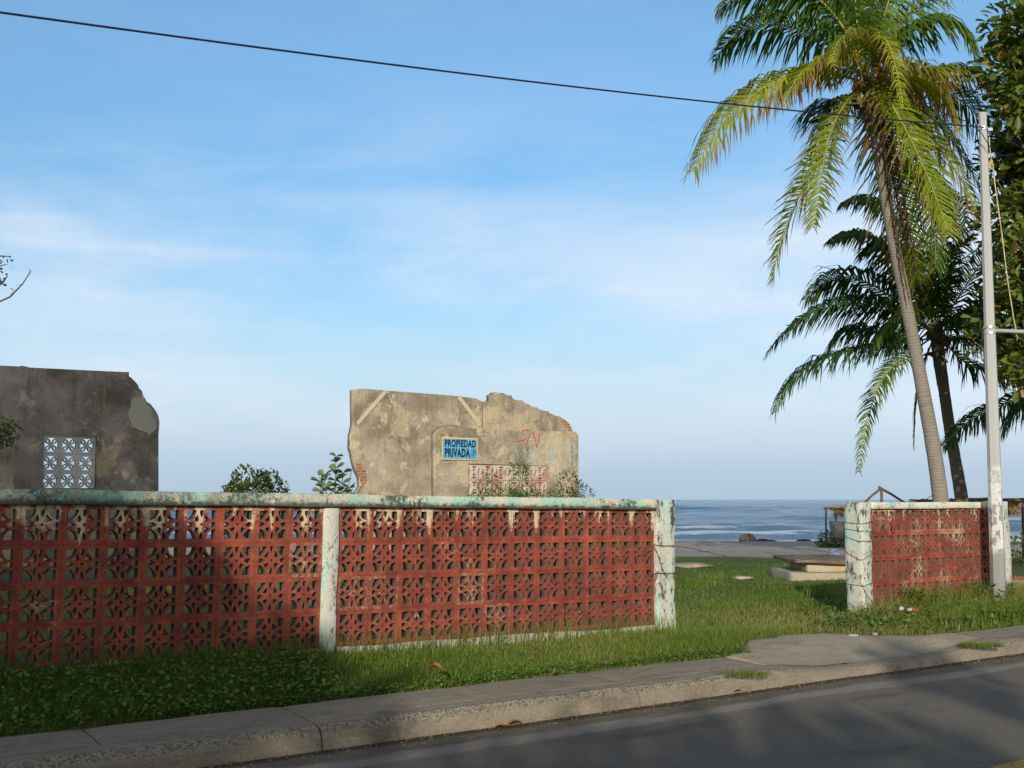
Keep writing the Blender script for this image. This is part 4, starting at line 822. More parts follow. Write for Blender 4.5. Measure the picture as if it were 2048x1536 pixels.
def trunk_tube(pts_px, Y, root, loc, m, widths, rough=.012):
    P = [at(px, py, Y) for px, py in pts_px]; P = [p-loc for p in P]; Q = []; R = []; n_ = 70
    xs = [p.x for p in P]; zs = [p.z for p in P]; order = np.argsort(zs); zz = np.linspace(min(zs), max(zs), n_)
    for i, z in enumerate(zz): Q.append((float(np.interp(z, np.array(zs)[order], np.array(xs)[order])), 0, z)); R.append(float(np.interp(z, np.array(zs)[order], np.array(widths)[order]))/2*(1+rough*random.uniform(-2, 2)))
    Qs = [Vector(q) for q in Q]
    for _ in range(6): Qs = [Qs[0]]+[(Qs[i-1]+Qs[i]*2+Qs[i+1])/4 for i in range(1, n_-1)]+[Qs[-1]]
    mb = MB(); mb.tube(Qs, R, 14); return mb.build('trunk', m, root, True)
def palm(label, Y, trunk_px, tw, crown_px, specs, tmat, extra=None):
    c = at(*crown_px, Y); bx = at(trunk_px[0][0], trunk_px[0][1], Y).x; loc = Vector((bx, Y, Gz(bx, Y))); root = empty('coconut_palm', loc); tag(root, label, 'palm tree', 'coconut palms behind the short wall')
    trunk_tube([(trunk_px[0][0]+6, 998+(CAMH-loc.z+.1)*F/Y)]+trunk_px, Y, root, loc, tmat, [tw[0]*1.15]+tw)
    cl = c-loc
    for sp in specs:
        pts, dep, kind = sp[0], sp[1], sp[2]; kw = sp[3] if len(sp) > 3 else {}
        ctrl = [np.array(cl)+np.array([random.uniform(-.08, .08), dep*.03, random.uniform(-.15, .25)])]
        m_ = len(pts)
        for i, p in enumerate(pts): f = (i+1)/m_; q = at(p[0], p[1], Y+dep*f**.8)-loc; ctrl.append(np.array(q))
        # make the curve pass near the given mid points
        if m_ == 3: 
            p0, p1, p2, p3 = ctrl; c1_ = (-5*p0+18*p1-9*p2+2*p3)/6; c2_ = (2*p0-9*p1+18*p2-5*p3)/6; ctrl = [p0, c1_, c2_, p3]
        elif m_ == 2: p0, p1, p2 = ctrl; ctrl = [p0, 2*p1-.5*(p0+p2), p2]
        frond(ctrl, M['frond_'+kind], root, stalk='rachis_dead' if kind == 'dead' else 'rachis', **kw)
    # fibrous crown base and leaf boots
    mb = MB()
    for i in range(22):
        a = random.uniform(0, 2*PI); r = random.uniform(.05, .16); z = random.uniform(-.7, .15); p = cl+Vector((math.cos(a)*r, math.sin(a)*r, z)); e = p+Vector((math.cos(a)*.2, math.sin(a)*.2, random.uniform(-.25, .35))); mb.tube([cl+Vector((0, 0, z-.12)), p, p.lerp(e, .6), e], [.07, .06, .045, .015], 6)
    mb.build('leaf_base', plain('fibrous_leaf_base', (.14, .10, .06), .95, .4, 8), root, True); return root, cl, loc
G, Yl, Dk, De = 'green', 'yellow', 'dark', 'dead'
p1 = [
 ([(1600, 150), (1480, 210), (1386, 345)], -1.2, Yl, dict(pairs=110, llen=1.45, droop=.6)),
 ([(1665, 270), (1590, 410), (1546, 560)], -.4, Yl, dict(pairs=96, droop=.35)),
 ([(1672, 240), (1645, 340), (1626, 455)], -1.9, Yl, dict(droop=.25, llen=.95)),
 ([(1640, 75), (1520, 50), (1430, 125)], .8, G, dict(pairs=100)),
 ([(1660, 20), (1560, -30), (1440, 15)], -.8, G, dict(pairs=100)),
 ([(1690, 40), (1640, -40), (1530, -60)], .2, G),
 ([(1715, 60), (1700, -60), (1640, -150)], -.6, G),
 ([(1745, 60), (1755, -60), (1760, -190)], .7, G),
 ([(1760, 60), (1800, -60), (1860, -140)], -.3, G),
 ([(1785, 70), (1870, -20), (1980, -40)], .6, G),
 ([(1735, 80), (1690, 72), (1668, 130)], -2.6, Yl, dict(llen=.75, pairs=60)),
 ([(1760, 75), (1785, 110), (1806, 215)], -2.8, Yl, dict(llen=.75, pairs=64)),
 ([(1690, 130), (1625, 130), (1565, 215)], -1.5, Yl, dict(llen=1.2)),
 ([(1800, 150), (1870, 170), (1915, 270)], -2.0, Yl, dict(llen=1.2)),
 ([(1715, 20), (1665, -60), (1590, -90)], 1.2, G),
 ([(1790, 90), (1880, 45), (1955, 130)], -1.2, G, dict(pairs=100)),
 ([(1830, 150), (1940, 145), (2060, 235)], -.5, Yl, dict(pairs=100)),
 ([(1830, 175), (1920, 200), (2010, 330)], 1.2, G, dict(pairs=96)),
 ([(1800, 195), (1880, 255), (1962, 385)], 1.0, G, dict(pairs=96)),
 ([(1790, 220), (1850, 340), (1896, 468)], -1.6, Yl, dict(pairs=96, droop=.3)),
 ([(1800, 210), (1890, 310), (1958, 440)], -.4, Yl, dict(pairs=96)),
 ([(1790, 230), (1850, 380), (1870, 540)], 1.0, G, dict(droop=.4)),
 ([(1765, 260), (1800, 420), (1835, 560)], .6, Yl, dict(droop=.3)),
 ([(1690, 200), (1650, 215), (1640, 330)], 1.6, Dk, dict(droop=.5)),
 ([(1760, 250), (1785, 420), (1818, 600)], -.35, De, dict(llen=.5, pairs=110, droop=.85, wd=.06)),
 ([(1775, 240), (1806, 400), (1842, 570)], -.55, De, dict(llen=.45, pairs=100, droop=.85, wd=.06)),
 ([(1760, 250), (1795, 380), (1812, 500)], .25, De, dict(llen=.5, pairs=90, droop=.85, wd=.06)),
 ([(1765, 280), (1800, 430), (1828, 610)], -.15, De, dict(llen=.22, pairs=96, droop=.9, wd=.05)),
 ([(1735, 270), (1728, 300), (1722, 330)], -.5, De, dict(llen=.2, pairs=40, droop=.9)),
]
r1, cl1, loc1 = palm('tall coconut palm with yellowing fronds, its curved trunk rising behind the short wall', 24., [(1882, 1000), (1868, 900), (1842, 760), (1815, 620), (1790, 500), (1768, 380), (1752, 280), (1742, 215), (1737, 170)], [.335, .32, .29, .265, .25, .235, .24, .27, .24], (1737, 165), p1, M['trunk'])
# flower sprays and young nuts
mo = plain('orange_flower_spray', (.50, .22, .05), .7); 
for (px, py, dy) in ((1765, 140, -.5), (1715, 165, -.5)):
    mb = MB(); c = at(px, py, 24+dy)-loc1
    for i in range(40): e = c+Vector((random.uniform(-.22, .22), random.uniform(-.15, .15), random.uniform(-.28, .25))); mb.tube([c+Vector((0, .2, -.3)), c.lerp(e, .6)+Vector((0, 0, .05)), e], [.012, .009, .006], 4)
    mb.build('flower_spray', mo, r1, True)
for (px, py) in ((1755, 205), (1722, 200), (1778, 195)):
    bm = bmesh.new(); bmesh.ops.create_icosphere(bm, subdivisions=2, radius=.12); [setattr(v, 'co', Vector((v.co.x*.85, v.co.y*.85, v.co.z*1.15))) for v in bm.verts]; me = bpy.data.meshes.new('coconut'); bm.to_mesh(me); bm.free(); me.polygons.foreach_set('use_smooth', [True]*len(me.polygons)); link('coconut', me, plain('young_coconut', (.25, .20, .05), .6), r1, at(px, py, 23.7)-loc1)
p2 = [
 ([(1780, 618), (1660, 612), (1540, 700)], -.8, Dk, dict(pairs=106, llen=1.3)),
 ([(1790, 600), (1700, 555), (1610, 600)], .6, Dk, dict(pairs=100, llen=1.3)),
 ([(1770, 690), (1640, 722), (1550, 825)], -.6, Dk, dict(pairs=106, llen=1.25)),
 ([(1800, 720), (1750, 790), (1718, 945)], -1.2, G, dict(pairs=96, llen=.7, droop=.4)),
 ([(1820, 560), (1750, 480), (1664, 480)], .3, Dk, dict(pairs=100, llen=1.3)),
 ([(1830, 520), (1770, 420), (1690, 405)], .9, Dk, dict(pairs=100, llen=1.3)),
 ([(1860, 500), (1860, 400), (1800, 320)], .4, Dk, dict(llen=1.3)),
 ([(1845, 740), (1832, 810), (1828, 900)], -.2, Dk, dict(llen=.45, droop=.7)),
 ([(1900, 560), (1920, 460), (1890, 380)], -.4, Dk, dict(llen=1.3)),
 ([(1920, 590), (1980, 500), (2020, 470)], .3, Dk, dict(llen=1.3)),
 ([(1930, 640), (1990, 600), (2040, 640)], -.3, Dk, dict(llen=1.3)),
 ([(1950, 735), (2020, 745), (2080, 800)], .2, Dk, dict(pairs=100, llen=1.25)),
 ([(1930, 680), (2000, 680), (2070, 730)], .8, Dk, dict(pairs=100, llen=1.25)),
 ([(1855, 600), (1830, 540), (1850, 470)], -1.4, G, dict(llen=.7, droop=.3)),
 ([(1880, 590), (1900, 520), (1950, 470)], -1.2, Dk, dict(llen=.7, droop=.3)),
 ([(1800, 680), (1720, 660), (1660, 700)], 1.4, Dk, dict(llen=1.25)),
 ([(1835, 640), (1790, 640), (1740, 720)], -1.6, G, dict(llen=1.2)),
 ([(1905, 640), (1950, 640), (1985, 720)], -1.4, Dk, dict(llen=1.2)),
 ([(1840, 590), (1790, 510), (1740, 500)], -.9, Dk, dict(llen=1.3)),
 ([(1880, 760), (1895, 830), (1892, 880)], .2, De, dict(llen=.25, droop=.9)),
]
palm('shorter darker coconut palm leaning right of the tall one, fronds nearly black green', 29., [(1924, 1000), (1912, 930), (1898, 850), (1888, 780), (1880, 730), (1872, 664)], [.34, .31, .29, .29, .33, .33], (1871, 664), p2, M['trunk_dark'])
p3 = [([(2048, 792), (1960, 830), (1884, 895)], -.3, Dk, dict(pairs=96, llen=.85)), ([(2080, 700), (2010, 690), (1980, 740)], .5, Dk, dict(llen=.6)), ([(2150, 620), (2120, 560), (2060, 560)], 0, Dk), ([(2170, 620), (2230, 560), (2300, 580)], 0, Dk), ([(2220, 760), (2300, 780), (2350, 880)], 0, Dk), ([(2120, 850), (2090, 900), (2070, 960)], .5, Dk, dict(llen=.4)), ([(2100, 760), (2050, 800), (2010, 860)], 1.2, Dk)]
palm('third coconut palm off the right edge, only dark frond tips reaching into view', 27., [(2190, 1000), (2180, 880), (2165, 780), (2160, 750)], [.32, .29, .27, .28], (2160, 750), p3, M['trunk_dark'])
# ------------------------------------------------------------------ utility pole
PB = gz(1998, 1222, .18); PT = at(1965, 226, PB.y+.0); pv = PT-PB
def mat_pole():
    m = Mt('scuffed_pale_pole_paint', .55, .4); g = m.geo().outputs['Position']; x = m.xyz(g); n1 = m.noise(4, 6, .7, vec=g, stretch=(1, 1, .6)); n2 = m.noise(14, 6, .7, vec=g, stretch=(1, 1, .7))
    c = m.mix(m.noise(2, 4, vec=g), (.37, .385, .39), (.44, .455, .455)); 
    c = m.mix(m.mul(m.rng(x[2], 1.62, 1.52), .8), c, (.22, .23, .24))                                   # older paint below
    pt = m.mul(m.rng(n2, .47, .5), m.mul(m.rng(x[2], .85, 1.0), m.rng(x[2], 2.05, 1.98))); c = m.mix(m.mul(pt, .9), c, (.62, .63, .64))
    c = m.mix(m.mul(m.rng(m.noise(22, 6, .8, vec=g), .60, .68), .5), c, (.16, .16, .16)); c = m.mix(m.mul(m.rng(x[2], .55, .2), .6), c, (.24, .25, .23))
    return m.col(c).bump(n2, .2, .004).m
mpole = mat_pole(); up_ = empty('utility_pole', PB); tag(up_, 'tall pale grey eight sided pole with peeling sticker scraps at the right', 'pole')
def ringtube(fr, rad, n=8, rot=PI/8+.2):
    vs = []; fs = []
    for f, r in zip(fr, rad):
        c = pv*f
        for k in range(n): a = rot+2*PI*k/n; vs.append((c.x+math.cos(a)*r, c.y+math.sin(a)*r, c.z))
    for i in range(len(fr)-1):
        for k in range(n): a = i*n+k; b_ = i*n+(k+1) % n; fs.append((a, b_, b_+n, a+n))
    fs.append(tuple(range(n))[::-1]); fs.append(tuple((len(fr)-1)*n+k for k in range(n))); return vs, fs
vs, fs = ringtube([-.03, 0, .2, .4, .545, .555, .8, .985, .986, 1], [.098, .097, .088, .079, .073, .069, .060, .051, .054, .054]); link('shaft', mesh('shaft', vs, fs), mpole, up_)
galv = plain('galvanised_steel', (.45, .46, .47), .4, .15, 8, .1, .6); blackm = plain('black_rubber', (.015, .015, .018), .6, .2)
def fpy(py): return (at(1980, py, PB.y).z-PB.z)/pv.z
for py in (655, 667):
    f = fpy(py); c = pv*f; mb = MB(); mb.tube([c+Vector((0, 0, -.012)), c+Vector((0, 0, .012))], .078, 12); mb.build('clamp_band', galv, up_)
f = fpy(661); c = pv*f; mb = MB(); mb.tube([c+Vector((.06, 0, .0)), c+Vector((1.6, -.2, -.10))], .026, 10); mb.build('side_arm', mpole, up_, True)
f = fpy(258); c = pv*f; mb = MB(); mb.tube([c+Vector((0, 0, -.02)), c+Vector((0, 0, .02))], .062, 12).box(c.x+.06, c.x+.12, c.y-.02, c.y+.02, c.z-.03, c.z+.01); mb.build('wire_bracket', galv, up_)
mb = MB(); f = fpy(370); c = pv*f; mb.box(c.x+.048, c.x+.06, c.y-.07, c.y-.045, c.z-.035, c.z+.035); mb.build('hand_hole', blackm, up_)
# overhead wire: from an off-frame pole on the left, past this pole and on to the right
aw = PB+pv*fpy(257)+Vector((0, -.05, 0)); lp = L(-60, .3, 6.0); mb = MB(); pts = []
for i in range(121): t = i/120; p = lp.lerp(aw, t); p.z -= 4*t*(1-t)*2.40; pts.append(p)
mwire = plain('dark_navy_cable', (.012, .012, .045), .5, .1, 3, 0); mb.tube(pts, .0085, 6)
rp_ = L(30, .4, 6.3); pts = []
for i in range(31): t = i/30; p = aw.lerp(rp_, t); p.z -= 4*t*(1-t)*.8; pts.append(p)
mb.tube(pts, .0085, 6); mb.tube([aw+Vector((-.9, -.55, .05)), aw+Vector((-.3, -.2, .0)), aw+Vector((-.1, -.12, -.12)), aw+Vector((0, -.12, -.3)), aw+Vector((.15, -.1, -.42)), aw+Vector((.32, -.05, -.40))], .006, 6)
wire_o = mb.build('overhead_cable', mwire, None, True); tag(wire_o, 'dark blue cable crossing the sky and sagging to the pole top', 'cable')
rpm = plain('frayed_yellow_rope', (.48, .42, .24), .9); mb = MB(); c0 = PB+pv*fpy(275)+Vector((.07, -.02, 0)); pts = [c0]+[at(px, py, PB.y) for px, py in ((1979, 290), (1983, 325), (1986, 332), (1990, 370), (1997, 420), (2004, 470), (2015, 560), (2028, 640), (2035, 680))]
mb.tube(pts, .008, 5)
for q in range(8): a = pts[2]; mb.tube([a+Vector((random.uniform(-.02, .02), 0, .03)), a+Vector((random.uniform(-.05, .05), 0, -.06)), a+Vector((random.uniform(-.03, .03), 0, -.1))], .006, 4)
rb_ = mb.build('rope', rpm, None, True); tag(rb_, 'thin yellow rope hanging with a knot from the pole top', 'rope')
# ------------------------------------------------------------------ barbed wire
bw = plain('rusty_barbed_wire', (.07, .05, .04), .8, .3)
def barb(pts, label, r=.0032, name='barbed_wire'):
    mb = MB(); P = [Vector(p) for p in pts]; Q = []
    for i in range(len(P)-1):
        k = max(2, int((P[i+1]-P[i]).length/.12))
        for j in range(k): Q.append(P[i].lerp(P[i+1], j/k)+Vector([random.uniform(-.004, .004) for _ in range(3)]))
    Q.append(P[-1]); mb.tube(Q, r, 5)
    for q in Q[::1]:
        if random.random() < .8:
            for _ in range(2): d = Vector([random.uniform(-1, 1) for _ in range(3)]).normalized()*.018; mb.tube([q-d, q+d], r*.7, 4)
    o = mb.build(name, bw, None); return tag(o, label, 'barbed wire', 'barbed wire strands')
def wl_(px, py, n=0.): s, z = onwall(px, py, n); return L(s, n, z)
barb([wl_(1307, 1090, .03), wl_(1345, 1092, .03), wl_(1384, 1096, .02), wl_(1446, 1112, 0), wl_(1500, 1121, 0), wl_(1560, 1124, -.03), wl_(1620, 1118, -.08), wl_(1690, 1098, -.1)], 'upper barbed wire strand sagging across the gap between pillars')
barb([wl_(1302, 1150, .03), wl_(1312, 1146, .03), wl_(1350, 1147, .03), wl_(1460, 1164, 0), wl_(1540, 1170, 0), wl_(1620, 1168, -.05), wl_(1695, 1160, -.1)], 'lower barbed wire strand sagging across the gap between pillars')
barb([wl_(1307, 1092, .03), wl_(1318, 1115, .03), wl_(1325, 1140, .03), wl_(1334, 1154, .03), wl_(1337, 1148, .03)], 'short curled barbed wire end hanging on the pillar left of the gap', name='barbed_wire')
def wrap(ya, yb, yc): return [L(5.03, -.23, onwall(1692, ya, -.1)[1]), L(5.028, -.02, onwall(1720, yb, 0)[1]), L(5.04, .022, onwall(1722, yb, 0)[1]), L(5.225, .022, onwall(1742, yc, 0)[1])]
for i, (q, lb) in enumerate(((wrap(1046, 1048, 1043), 'topmost barbed wire loop around the thick pillar'), (wrap(1058, 1062, 1064), 'second barbed wire loop from the top of the thick pillar'), (wrap(1074, 1083, 1082), 'third barbed wire loop from the top of the thick pillar'), (wrap(1105, 1120, 1107), 'barbed wire loop slanting up at mid height of the thick pillar'), (wrap(1170, 1172, 1165), 'lowest barbed wire loop around the thick pillar'))): barb(q, lb, .003)
barb([L(5.03, -.2, onwall(1695, 1140, -.1)[1]), L(5.028, 0, onwall(1720, 1172, 0)[1]), L(5.05, .025, onwall(1724, 1182, 0)[1]), L(5.225, .03, onwall(1742, 1212, 0)[1])], 'barbed wire running steeply down the foot of the thick pillar')
# ------------------------------------------------------------------ beach structures
wood = plain('weathered_driftwood', (.13, .095, .075), .9, .35, 6, .5); thatch = plain('dry_palm_thatch', (.30, .21, .11), .95, .4, 14, .6)
def thatch_fringe(parent, p0, p1, drop, k, r=.02):
    mb = MB(); p0 = Vector(p0); p1 = Vector(p1)
    for i in range(k): a = p0.lerp(p1, random.random())+Vector((0, random.uniform(-.25, .25), random.uniform(0, .08))); mb.tube([a, a+Vector((random.uniform(-.1, .1), 0, -drop*random.uniform(.3, .6))), a+Vector((random.uniform(-.22, .22), 0, -drop*random.uniform(.6, 1.1)))], [r, r*.8, r*.3], 4)
    return mb.build('thatch', thatch, parent)
def pole_at(parent, px, y0, y1, Y, r, name='post', px2=None, extra=0.): 
    a = at(px, y0, Y)-parent.location; b_ = at(px2 or px, y1, Y)-parent.location; a.z -= extra; m_ = a.lerp(b_, .5)+Vector((random.uniform(-.03, .03), 0, random.uniform(-.02, .02))); mb = MB(); mb.tube([a, m_, b_], [r, r*.9, r*.8], 7); return mb.build(name, wood, parent, True)
q = at(1665, 1075, 58); sh1 = empty('beach_shelter', (q.x, 58, Gz(q.x, 58))); tag(sh1, 'small collapsing thatched beach shelter just left of the thick pillar', 'beach shelter', 'beach shelters')
pole_at(sh1, 1652, 1066, 1016, 58, .055, extra=.5); pole_at(sh1, 1671, 1060, 1018, 58.8, .05, extra=.5); pole_at(sh1, 1692, 1066, 1016, 59, .055, extra=.5); pole_at(sh1, 1648, 1017, 1015, 58, .05, 'beam', 1700); pole_at(sh1, 1650, 1014, 1023, 59, .035, 'beam', 1672)
a = at(1668, 1018, 58.4)-sh1.location; b_ = at(1700, 1018, 58.4)-sh1.location; thatch_fringe(sh1, a, b_, .5, 120, .025); mb = MB()
for _ in range(50): p = a.lerp(b_, random.random())+Vector((0, random.uniform(-.6, .6), random.uniform(.0, .14))); d = Vector((random.uniform(-.4, .4), random.uniform(-.3, .3), random.uniform(-.03, .03))); mb.tube([p-d, p+d], .025, 4)
mb.build('roof_thatch', thatch, sh1)
q = at(1682, 1080, 56); cb = empty('concrete_block', (q.x, 56, Gz(q.x, 56))); tag(cb, 'grey concrete footing block under the left beach shelter', 'concrete block'); zt_ = at(1682, 1041, 56).z-cb.location.z
slab(-.38, .15, 0, .6, -.3, zt_, 'body', plain('grey_sea_worn_concrete', (.22, .21, .20), .95, .3, 3), cb, .03, .2); slab(.18, .5, -.1, .6, -.3, zt_-.05, 'fallen_piece', plain('pale_sea_worn_concrete', (.33, .32, .30), .95, .3, 3), cb, .03, .2)
q = at(1850, 1000, 32); sh2 = empty('beach_shelter', (q.x, 32, Gz(q.x, 32))); tag(sh2, 'wide low beach shelter frame with hanging dry thatch behind the short wall', 'beach shelter', 'beach shelters')
for (x0, y0, x1, y1, nm) in ((1763, 1060, 1763, 976, 'post'), (1763, 976, 1728, 1006, 'rafter'), (1757, 974, 1810, 1006, 'rafter'), (1880, 1060, 1880, 1003, 'post'), (1975, 1060, 1975, 1002, 'post'), (2044, 1060, 2044, 998, 'post'), (2110, 1060, 2110, 998, 'post')): pole_at(sh2, x0, y0, y1, 32, .05 if nm == 'post' else .04, nm, x1, extra=1.2 if nm == 'post' else 0)
pole_at(sh2, 1840, 1003, 1000, 32, .05, 'beam', 2000); pole_at(sh2, 1985, 1001, 999, 31.6, .06, 'beam', 2160); pole_at(sh2, 1930, 999, 996, 33, .05, 'beam', 1990); pole_at(sh2, 1850, 1003, 990, 32, .012, 'twig', 1866)
a = at(2012, 1004, 31.6)-sh2.location; b_ = at(2034, 1004, 31.6)-sh2.location; thatch_fringe(sh2, a, b_, .42, 160, .018)
mb = MB(); 
for _ in range(130): t = random.random(); px = 1845+t*200; p = at(px, random.uniform(999, 1004) if px > 1900 else random.uniform(1001, 1004), 32+random.uniform(-.8, .8))-sh2.location; d = Vector((random.uniform(.1, .5), random.uniform(-.3, .3), random.uniform(-.05, .05))); mb.tube([p-d, p+d], .016, 4)
mb.build('roof_thatch', plain('grey_brown_thatch', (.17, .12, .08), .95, .4, 10), sh2)
# rocks on the beach
def rock(px, py, w_, h_, Y, label, m, seed):
    p = gm(px, py+3); Y = p.y; p.z += h_*.3; w_ *= Y/55; h_ *= Y/55; bm = bmesh.new(); bmesh.ops.create_icosphere(bm, subdivisions=3, radius=1)
    P = np.array([v.co[:] for v in bm.verts]); d = 1+.16*nz(P[:, 0]*2+seed, P[:, 1]*2+P[:, 2]*3, 1.)+.07*nz(P[:, 0]*6, P[:, 2]*6+seed, 1.)
    for v, k in zip(bm.verts, d): v.co = v.co*k; v.co.x *= w_; v.co.y *= w_*.7; v.co.z *= h_
    me = bpy.data.meshes.new('rock'); bm.to_mesh(me); bm.free(); o = link('rock', me, m, None, (p.x, Y, p.z)); return tag(o, label, 'rock', 'rocks on the sand')
rk = plain('brown_grey_rock', (.17, .13, .11), .95, .45, 2.5, .8); rk2 = plain('dark_wet_rock', (.05, .048, .05), .8, .4, 3, .8); rk3 = plain('pale_rock', (.30, .26, .22), .95, .35, 3, .8)
rock(1495, 1076, .42, .32, 55, 'largest brown boulder at the left end of the beach rocks', rk, 1); rock(1488, 1080, .25, .28, 54, 'pale upright rock leaning on the largest brown boulder', rk3, 5); rock(1524, 1072, .42, .12, 55.5, 'flat dark rock just right of the largest brown boulder', rk2, 2); rock(1540, 1078, .28, .09, 54.5, 'small low dark rock by the flat dark rock', rk2, 3); rock(1607, 1078, .36, .1, 55, 'thin dark rock alone at the waterline near the shelter', rk2, 4)
rock(1385, 1132, .9, .14, 24, 'flat rubble scrap in the grass right of the end pillar', rk3, 7); rock(1487, 1156, .5, .10, 19.5, 'small rubble scrap in the middle of the lot grass', rk3, 8)
# collapsed slab platform
p0 = gm(1582, 1162); ybs = p0.y; pf = empty('broken_platform', (p0.x, ybs, Gz(p0.x, ybs))); tag(pf, 'crumbling stepped concrete platform with yellow side, left of the thick pillar', 'platform', None); gx = pf.location
def pfz(y): return at(1600, y, ybs).z-gx.z
cream_ = mat_lichen('pale_platform_plaster', .2, .0, (.27, .25, .19), (.42, .38, .29)); yw = Mt('yellow_platform_paint', .9); yw.col(yw.mix(yw.rng(yw.noise(3, 5, .7), .4, .6), (.45, .34, .12), (.42, .38, .29)))
slab(-.0, 3.4, 0, 1.6, -.2, pfz(1146), 'lower_step', cream_, pf, .010, .25); slab(.35, 3.4, .25, 1.5, pfz(1146)+.003, pfz(1128), 'upper_step', yw.m, pf, .008, .25)
slab(.12, 3.4, .1, 1.7, pfz(1128)+.004, pfz(1120), 'top_slab', plain('grey_brown_slab', (.15, .12, .09), .95, .45, 3), pf, .012, .2)
# ------------------------------------------------------------------ litter and fallen leaves
def crumple(px, py, z, w_, d_, h_, label, m, cat, name, group=None, rot=0, n=None, seed=0):
    p = gz(px, py, z) if n is None else None; bm = bmesh.new(); bmesh.ops.create_icosphere(bm, subdivisions=3, radius=1)
    P = np.array([v.co[:] for v in bm.verts]); d = 1+.22*nz(P[:, 0]*2.5+seed, P[:, 1]*3+P[:, 2]*2, 1.)+.12*np.abs(nz(P[:, 0]*8, P[:, 2]*8+P[:, 1]*5+seed, 1.))
    for v, k in zip(bm.verts, d): v.co *= k; v.co = Vector((v.co.x*w_, v.co.y*d_, max(v.co.z, -.6)*h_))
    me = bpy.data.meshes.new(name); bm.to_mesh(me); bm.free(); o = link(name, me, m, None, p+Vector((0, 0, h_*.55)), (0, 0, rot)); return tag(o, label, cat, group)
wp = plain('white_plastic', (.42, .43, .43), .4, .08, 20, .3)
crumple(1707, 1274, .15, .055, .03, .02, 'larger crumpled white plastic cup lying on the driveway by the weeds', wp, 'litter', 'plastic_scrap', 'white plastic litter', .3)
crumple(1750, 1270, .17, .03, .022, .016, 'smaller white plastic scrap tucked in the weeds edge', wp, 'litter', 'plastic_scrap', 'white plastic litter', 1, seed=3)
crumple(1623, 1294, .13, .025, .015, .006, 'tiny flat white scrap alone on the driveway', wp, 'litter', 'plastic_scrap', 'white plastic litter', .6, seed=5)
def mat_rw():
    m = Mt('red_white_wrapper', .4); return m.col(m.mix(m.rng(m.noise(16, 3, .5, vec=m.obj()), .46, .50), (.45, .45, .46), (.40, .06, .02))).m
crumple(1824, 1222, .33, .08, .04, .022, 'crumpled red and white snack wrapper in the weeds at the short wall', mat_rw(), 'litter', 'snack_wrapper', None, .4, seed=2)
crumple(1803, 1220, .34, .028, .025, .024, 'crumpled white foil scrap beside the red wrapper', wp, 'litter', 'foil_scrap', None, .4, seed=8)
crumple(1683, 1240, .2, .09, .05, .04, 'teal plastic bag crumpled in the shade left of the thick pillar', plain('teal_plastic', (.03, .22, .24), .5, .3, 12, .4), 'litter', 'plastic_bag', None, .2, seed=4)
crumple(1672, 1121, .05, .20, .16, .17, 'blue grey sack lying on the broken platform edge', plain('blue_grey_sack', (.16, .22, .32), .8, .3, 8, .5), 'sack', 'sack', None, .2, seed=6)
p = wl_(1787, 1058, .01); o = link('cloth_scrap', bpy.data.objects['sack'].data.copy(), None, None, p); o.data.materials.clear(); o.data.materials.append(plain('magenta_cloth', (.20, .03, .06), .8, .2, 12)); o.scale = (.11, .08, .42); tag(o, 'magenta cloth scrap stuffed in the top row of the short wall', 'cloth')
def mat_dead():
    m = Mt('dry_almond_leaf', .7); return m.col(m.mix(m.noise(25, 5, vec=m.obj()), (.20, .075, .025), (.42, .19, .07))).m
md = mat_dead()
def dead_leaf(px, py, z, ln, label, rot, up=.25):
    p = gz(px, py, z); bm = bmesh.new(); k = 8; rows = []
    for i in range(k+1):
        t = i/k; w_ = math.sin(PI*t**.75)*.26*ln+.004; zc = up*ln*math.sin(PI*t)*.5; row = []
        for j in range(-2, 3): row.append(bm.verts.new((ln*(t-.5), w_*j/2, zc+abs(j)*.16*w_*(1+math.sin(5*t)))))
        rows.append(row)
    for i in range(k):
        for j in range(4): bm.faces.new((rows[i][j], rows[i+1][j], rows[i+1][j+1], rows[i][j+1]))
    me = bpy.data.meshes.new('fallen_leaf'); bm.to_mesh(me); bm.free(); me.polygons.foreach_set('use_smooth', [True]*len(me.polygons)); o = link('fallen_leaf', me, md, None, p+Vector((0, 0, .008)), (random.uniform(-.3, .1), random.uniform(-.2, .2), rot)); return tag(o, label, 'fallen leaf', 'dry fallen leaves')
dead_leaf(872, 1343, .30, .17, 'large brown leaf lying on the grass verge right of the middle pillar', -.35, .3); dead_leaf(690, 1388, .185, .10, 'curled brown leaf where verge meets sidewalk, below the middle pillar', .6, .5)
dead_leaf(1113, 1350, .18, .08, 'small reddish leaf at the back edge of the sidewalk', .2); dead_leaf(1033, 1449, .004, .13, 'orange brown leaf lying flat against the kerb foot', .4, .1); dead_leaf(1003, 1456, .004, .12, 'darker brown leaf in the gutter, left of the orange brown one', .1, .1); dead_leaf(938, 1454, .004, .09, 'dark curled leaf in the gutter nearest the left kerb joint', 1.2, .1)
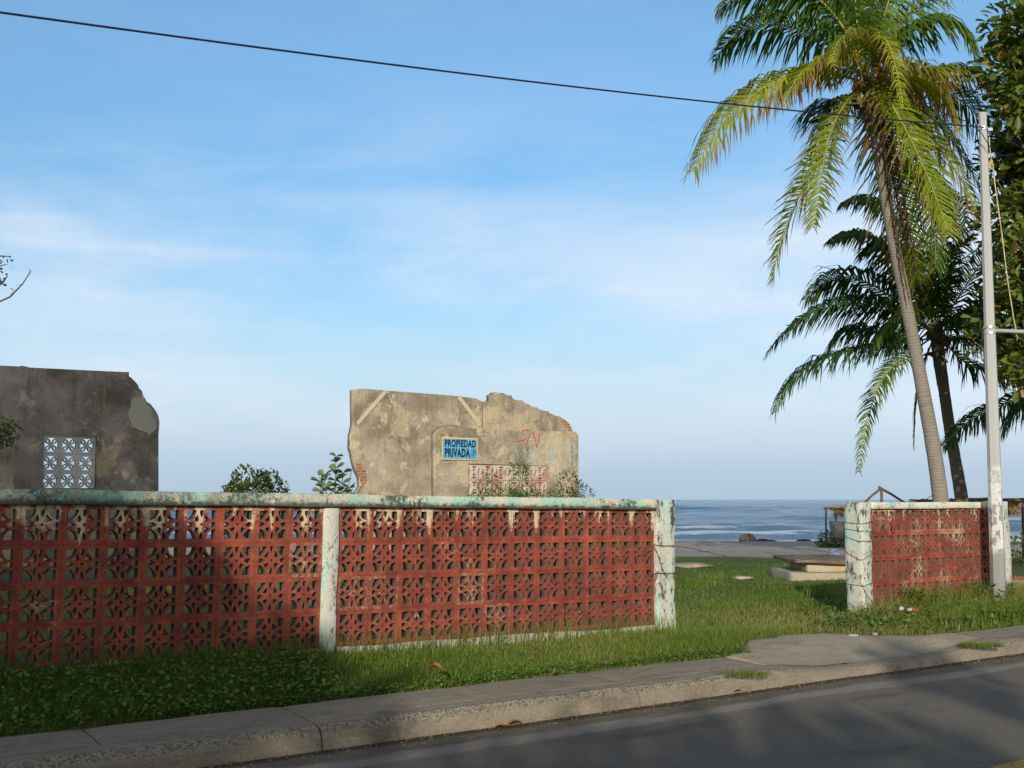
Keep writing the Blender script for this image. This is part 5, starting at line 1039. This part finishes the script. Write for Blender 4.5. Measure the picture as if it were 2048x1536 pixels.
dead_leaf(1476, 1385, .004, .10, 'small rust leaf in the gutter below the kerb tuft', .3, .1); dead_leaf(1602, 1375, .004, .06, 'tiny dark leaf on the road below the driveway', .8, .1); dead_leaf(820, 1486, .004, .06, 'twisted pale leaf on the gutter cement left of the others', .3, .3); dead_leaf(300, 1434, .185, .045, 'tiny reddish leaf at the far left edge of the sidewalk grass', .3, .3)
# ------------------------------------------------------------------ across the street (behind the camera): what throws the big shadows
def street_tree(Xp, Y, ztop, blobs, k, label, r=.16, l=(.16, .30)):
    X = Xp+.09*Y; b = [(x, y, z, a, b_, c) for x, y, z, a, b_, c in blobs]; return limb_tree('street_tree', label, 'tree', (X, Y, .1), [(0, 0, -.1), (.05, 0, ztop*.25), (-.05, .05, ztop*.45), (0, 0, ztop*.62)], r, b, k, l[0], l[1], 'almond', 'trees across the street')
street_tree(-4.7, -10, 7, [(-.3, 0, 6.0, 1.9, 1.6, 1.5), (1.1, .2, 5.3, 1.3, 1.2, 1.4), (2.2, .2, 5.1, 1.0, 1.2, .9), (-1.6, 0, 6.2, 1.3, 1.2, 1.4), (-.1, 0, 4.4, 2.3, 1.3, 1.3), (-1.9, 0, 7.6, 1.6, 1.2, 1.1), (-.6, 0, 7.2, 1.1, 1., .7), (-3.6, 0, 7.9, 1.3, 1.2, 1.2)], 14000, 'broad street tree across the road behind the camera, low spreading crown')
street_tree(-10.2, -10, 12, [(.1, 0, 11.3, 2.9, 2., 2.3), (1.6, .3, 10.6, 1.5, 1.4, 2.0), (-2., 0, 9.4, 2.2, 1.6, 2.2), (.2, 0, 12.6, 2.2, 1.6, 1.3), (.5, 0, 8.6, 2.6, 1.6, 1.7)], 13000, 'tallest street tree across the road behind the camera')
street_tree(.9, -10, 4.7, [(0, 0, 4.15, 1.5, 1., 1.15), (-1.3, 0, 4.1, 1.1, 1, 1.05), (1.2, 0, 4.1, 1.1, 1, 1.2)], 4200, 'small round street tree across the road behind the camera', .1)
street_tree(4.4, -10, 4.9, [(0, 0, 4.0, 1.6, 1., 1.15), (1.5, 0, 4.2, 1.4, 1, 1.25), (-1.2, 0, 3.9, 1., 1, .95)], 4200, 'wide low street tree across the road behind the camera', .1)
street_tree(2.95, -9.2, 6.6, [(0, 0, 5.9, .40, .4, .45)], 260, 'slender sapling with a small tuft across the road behind the camera', .17, (.14, .24))
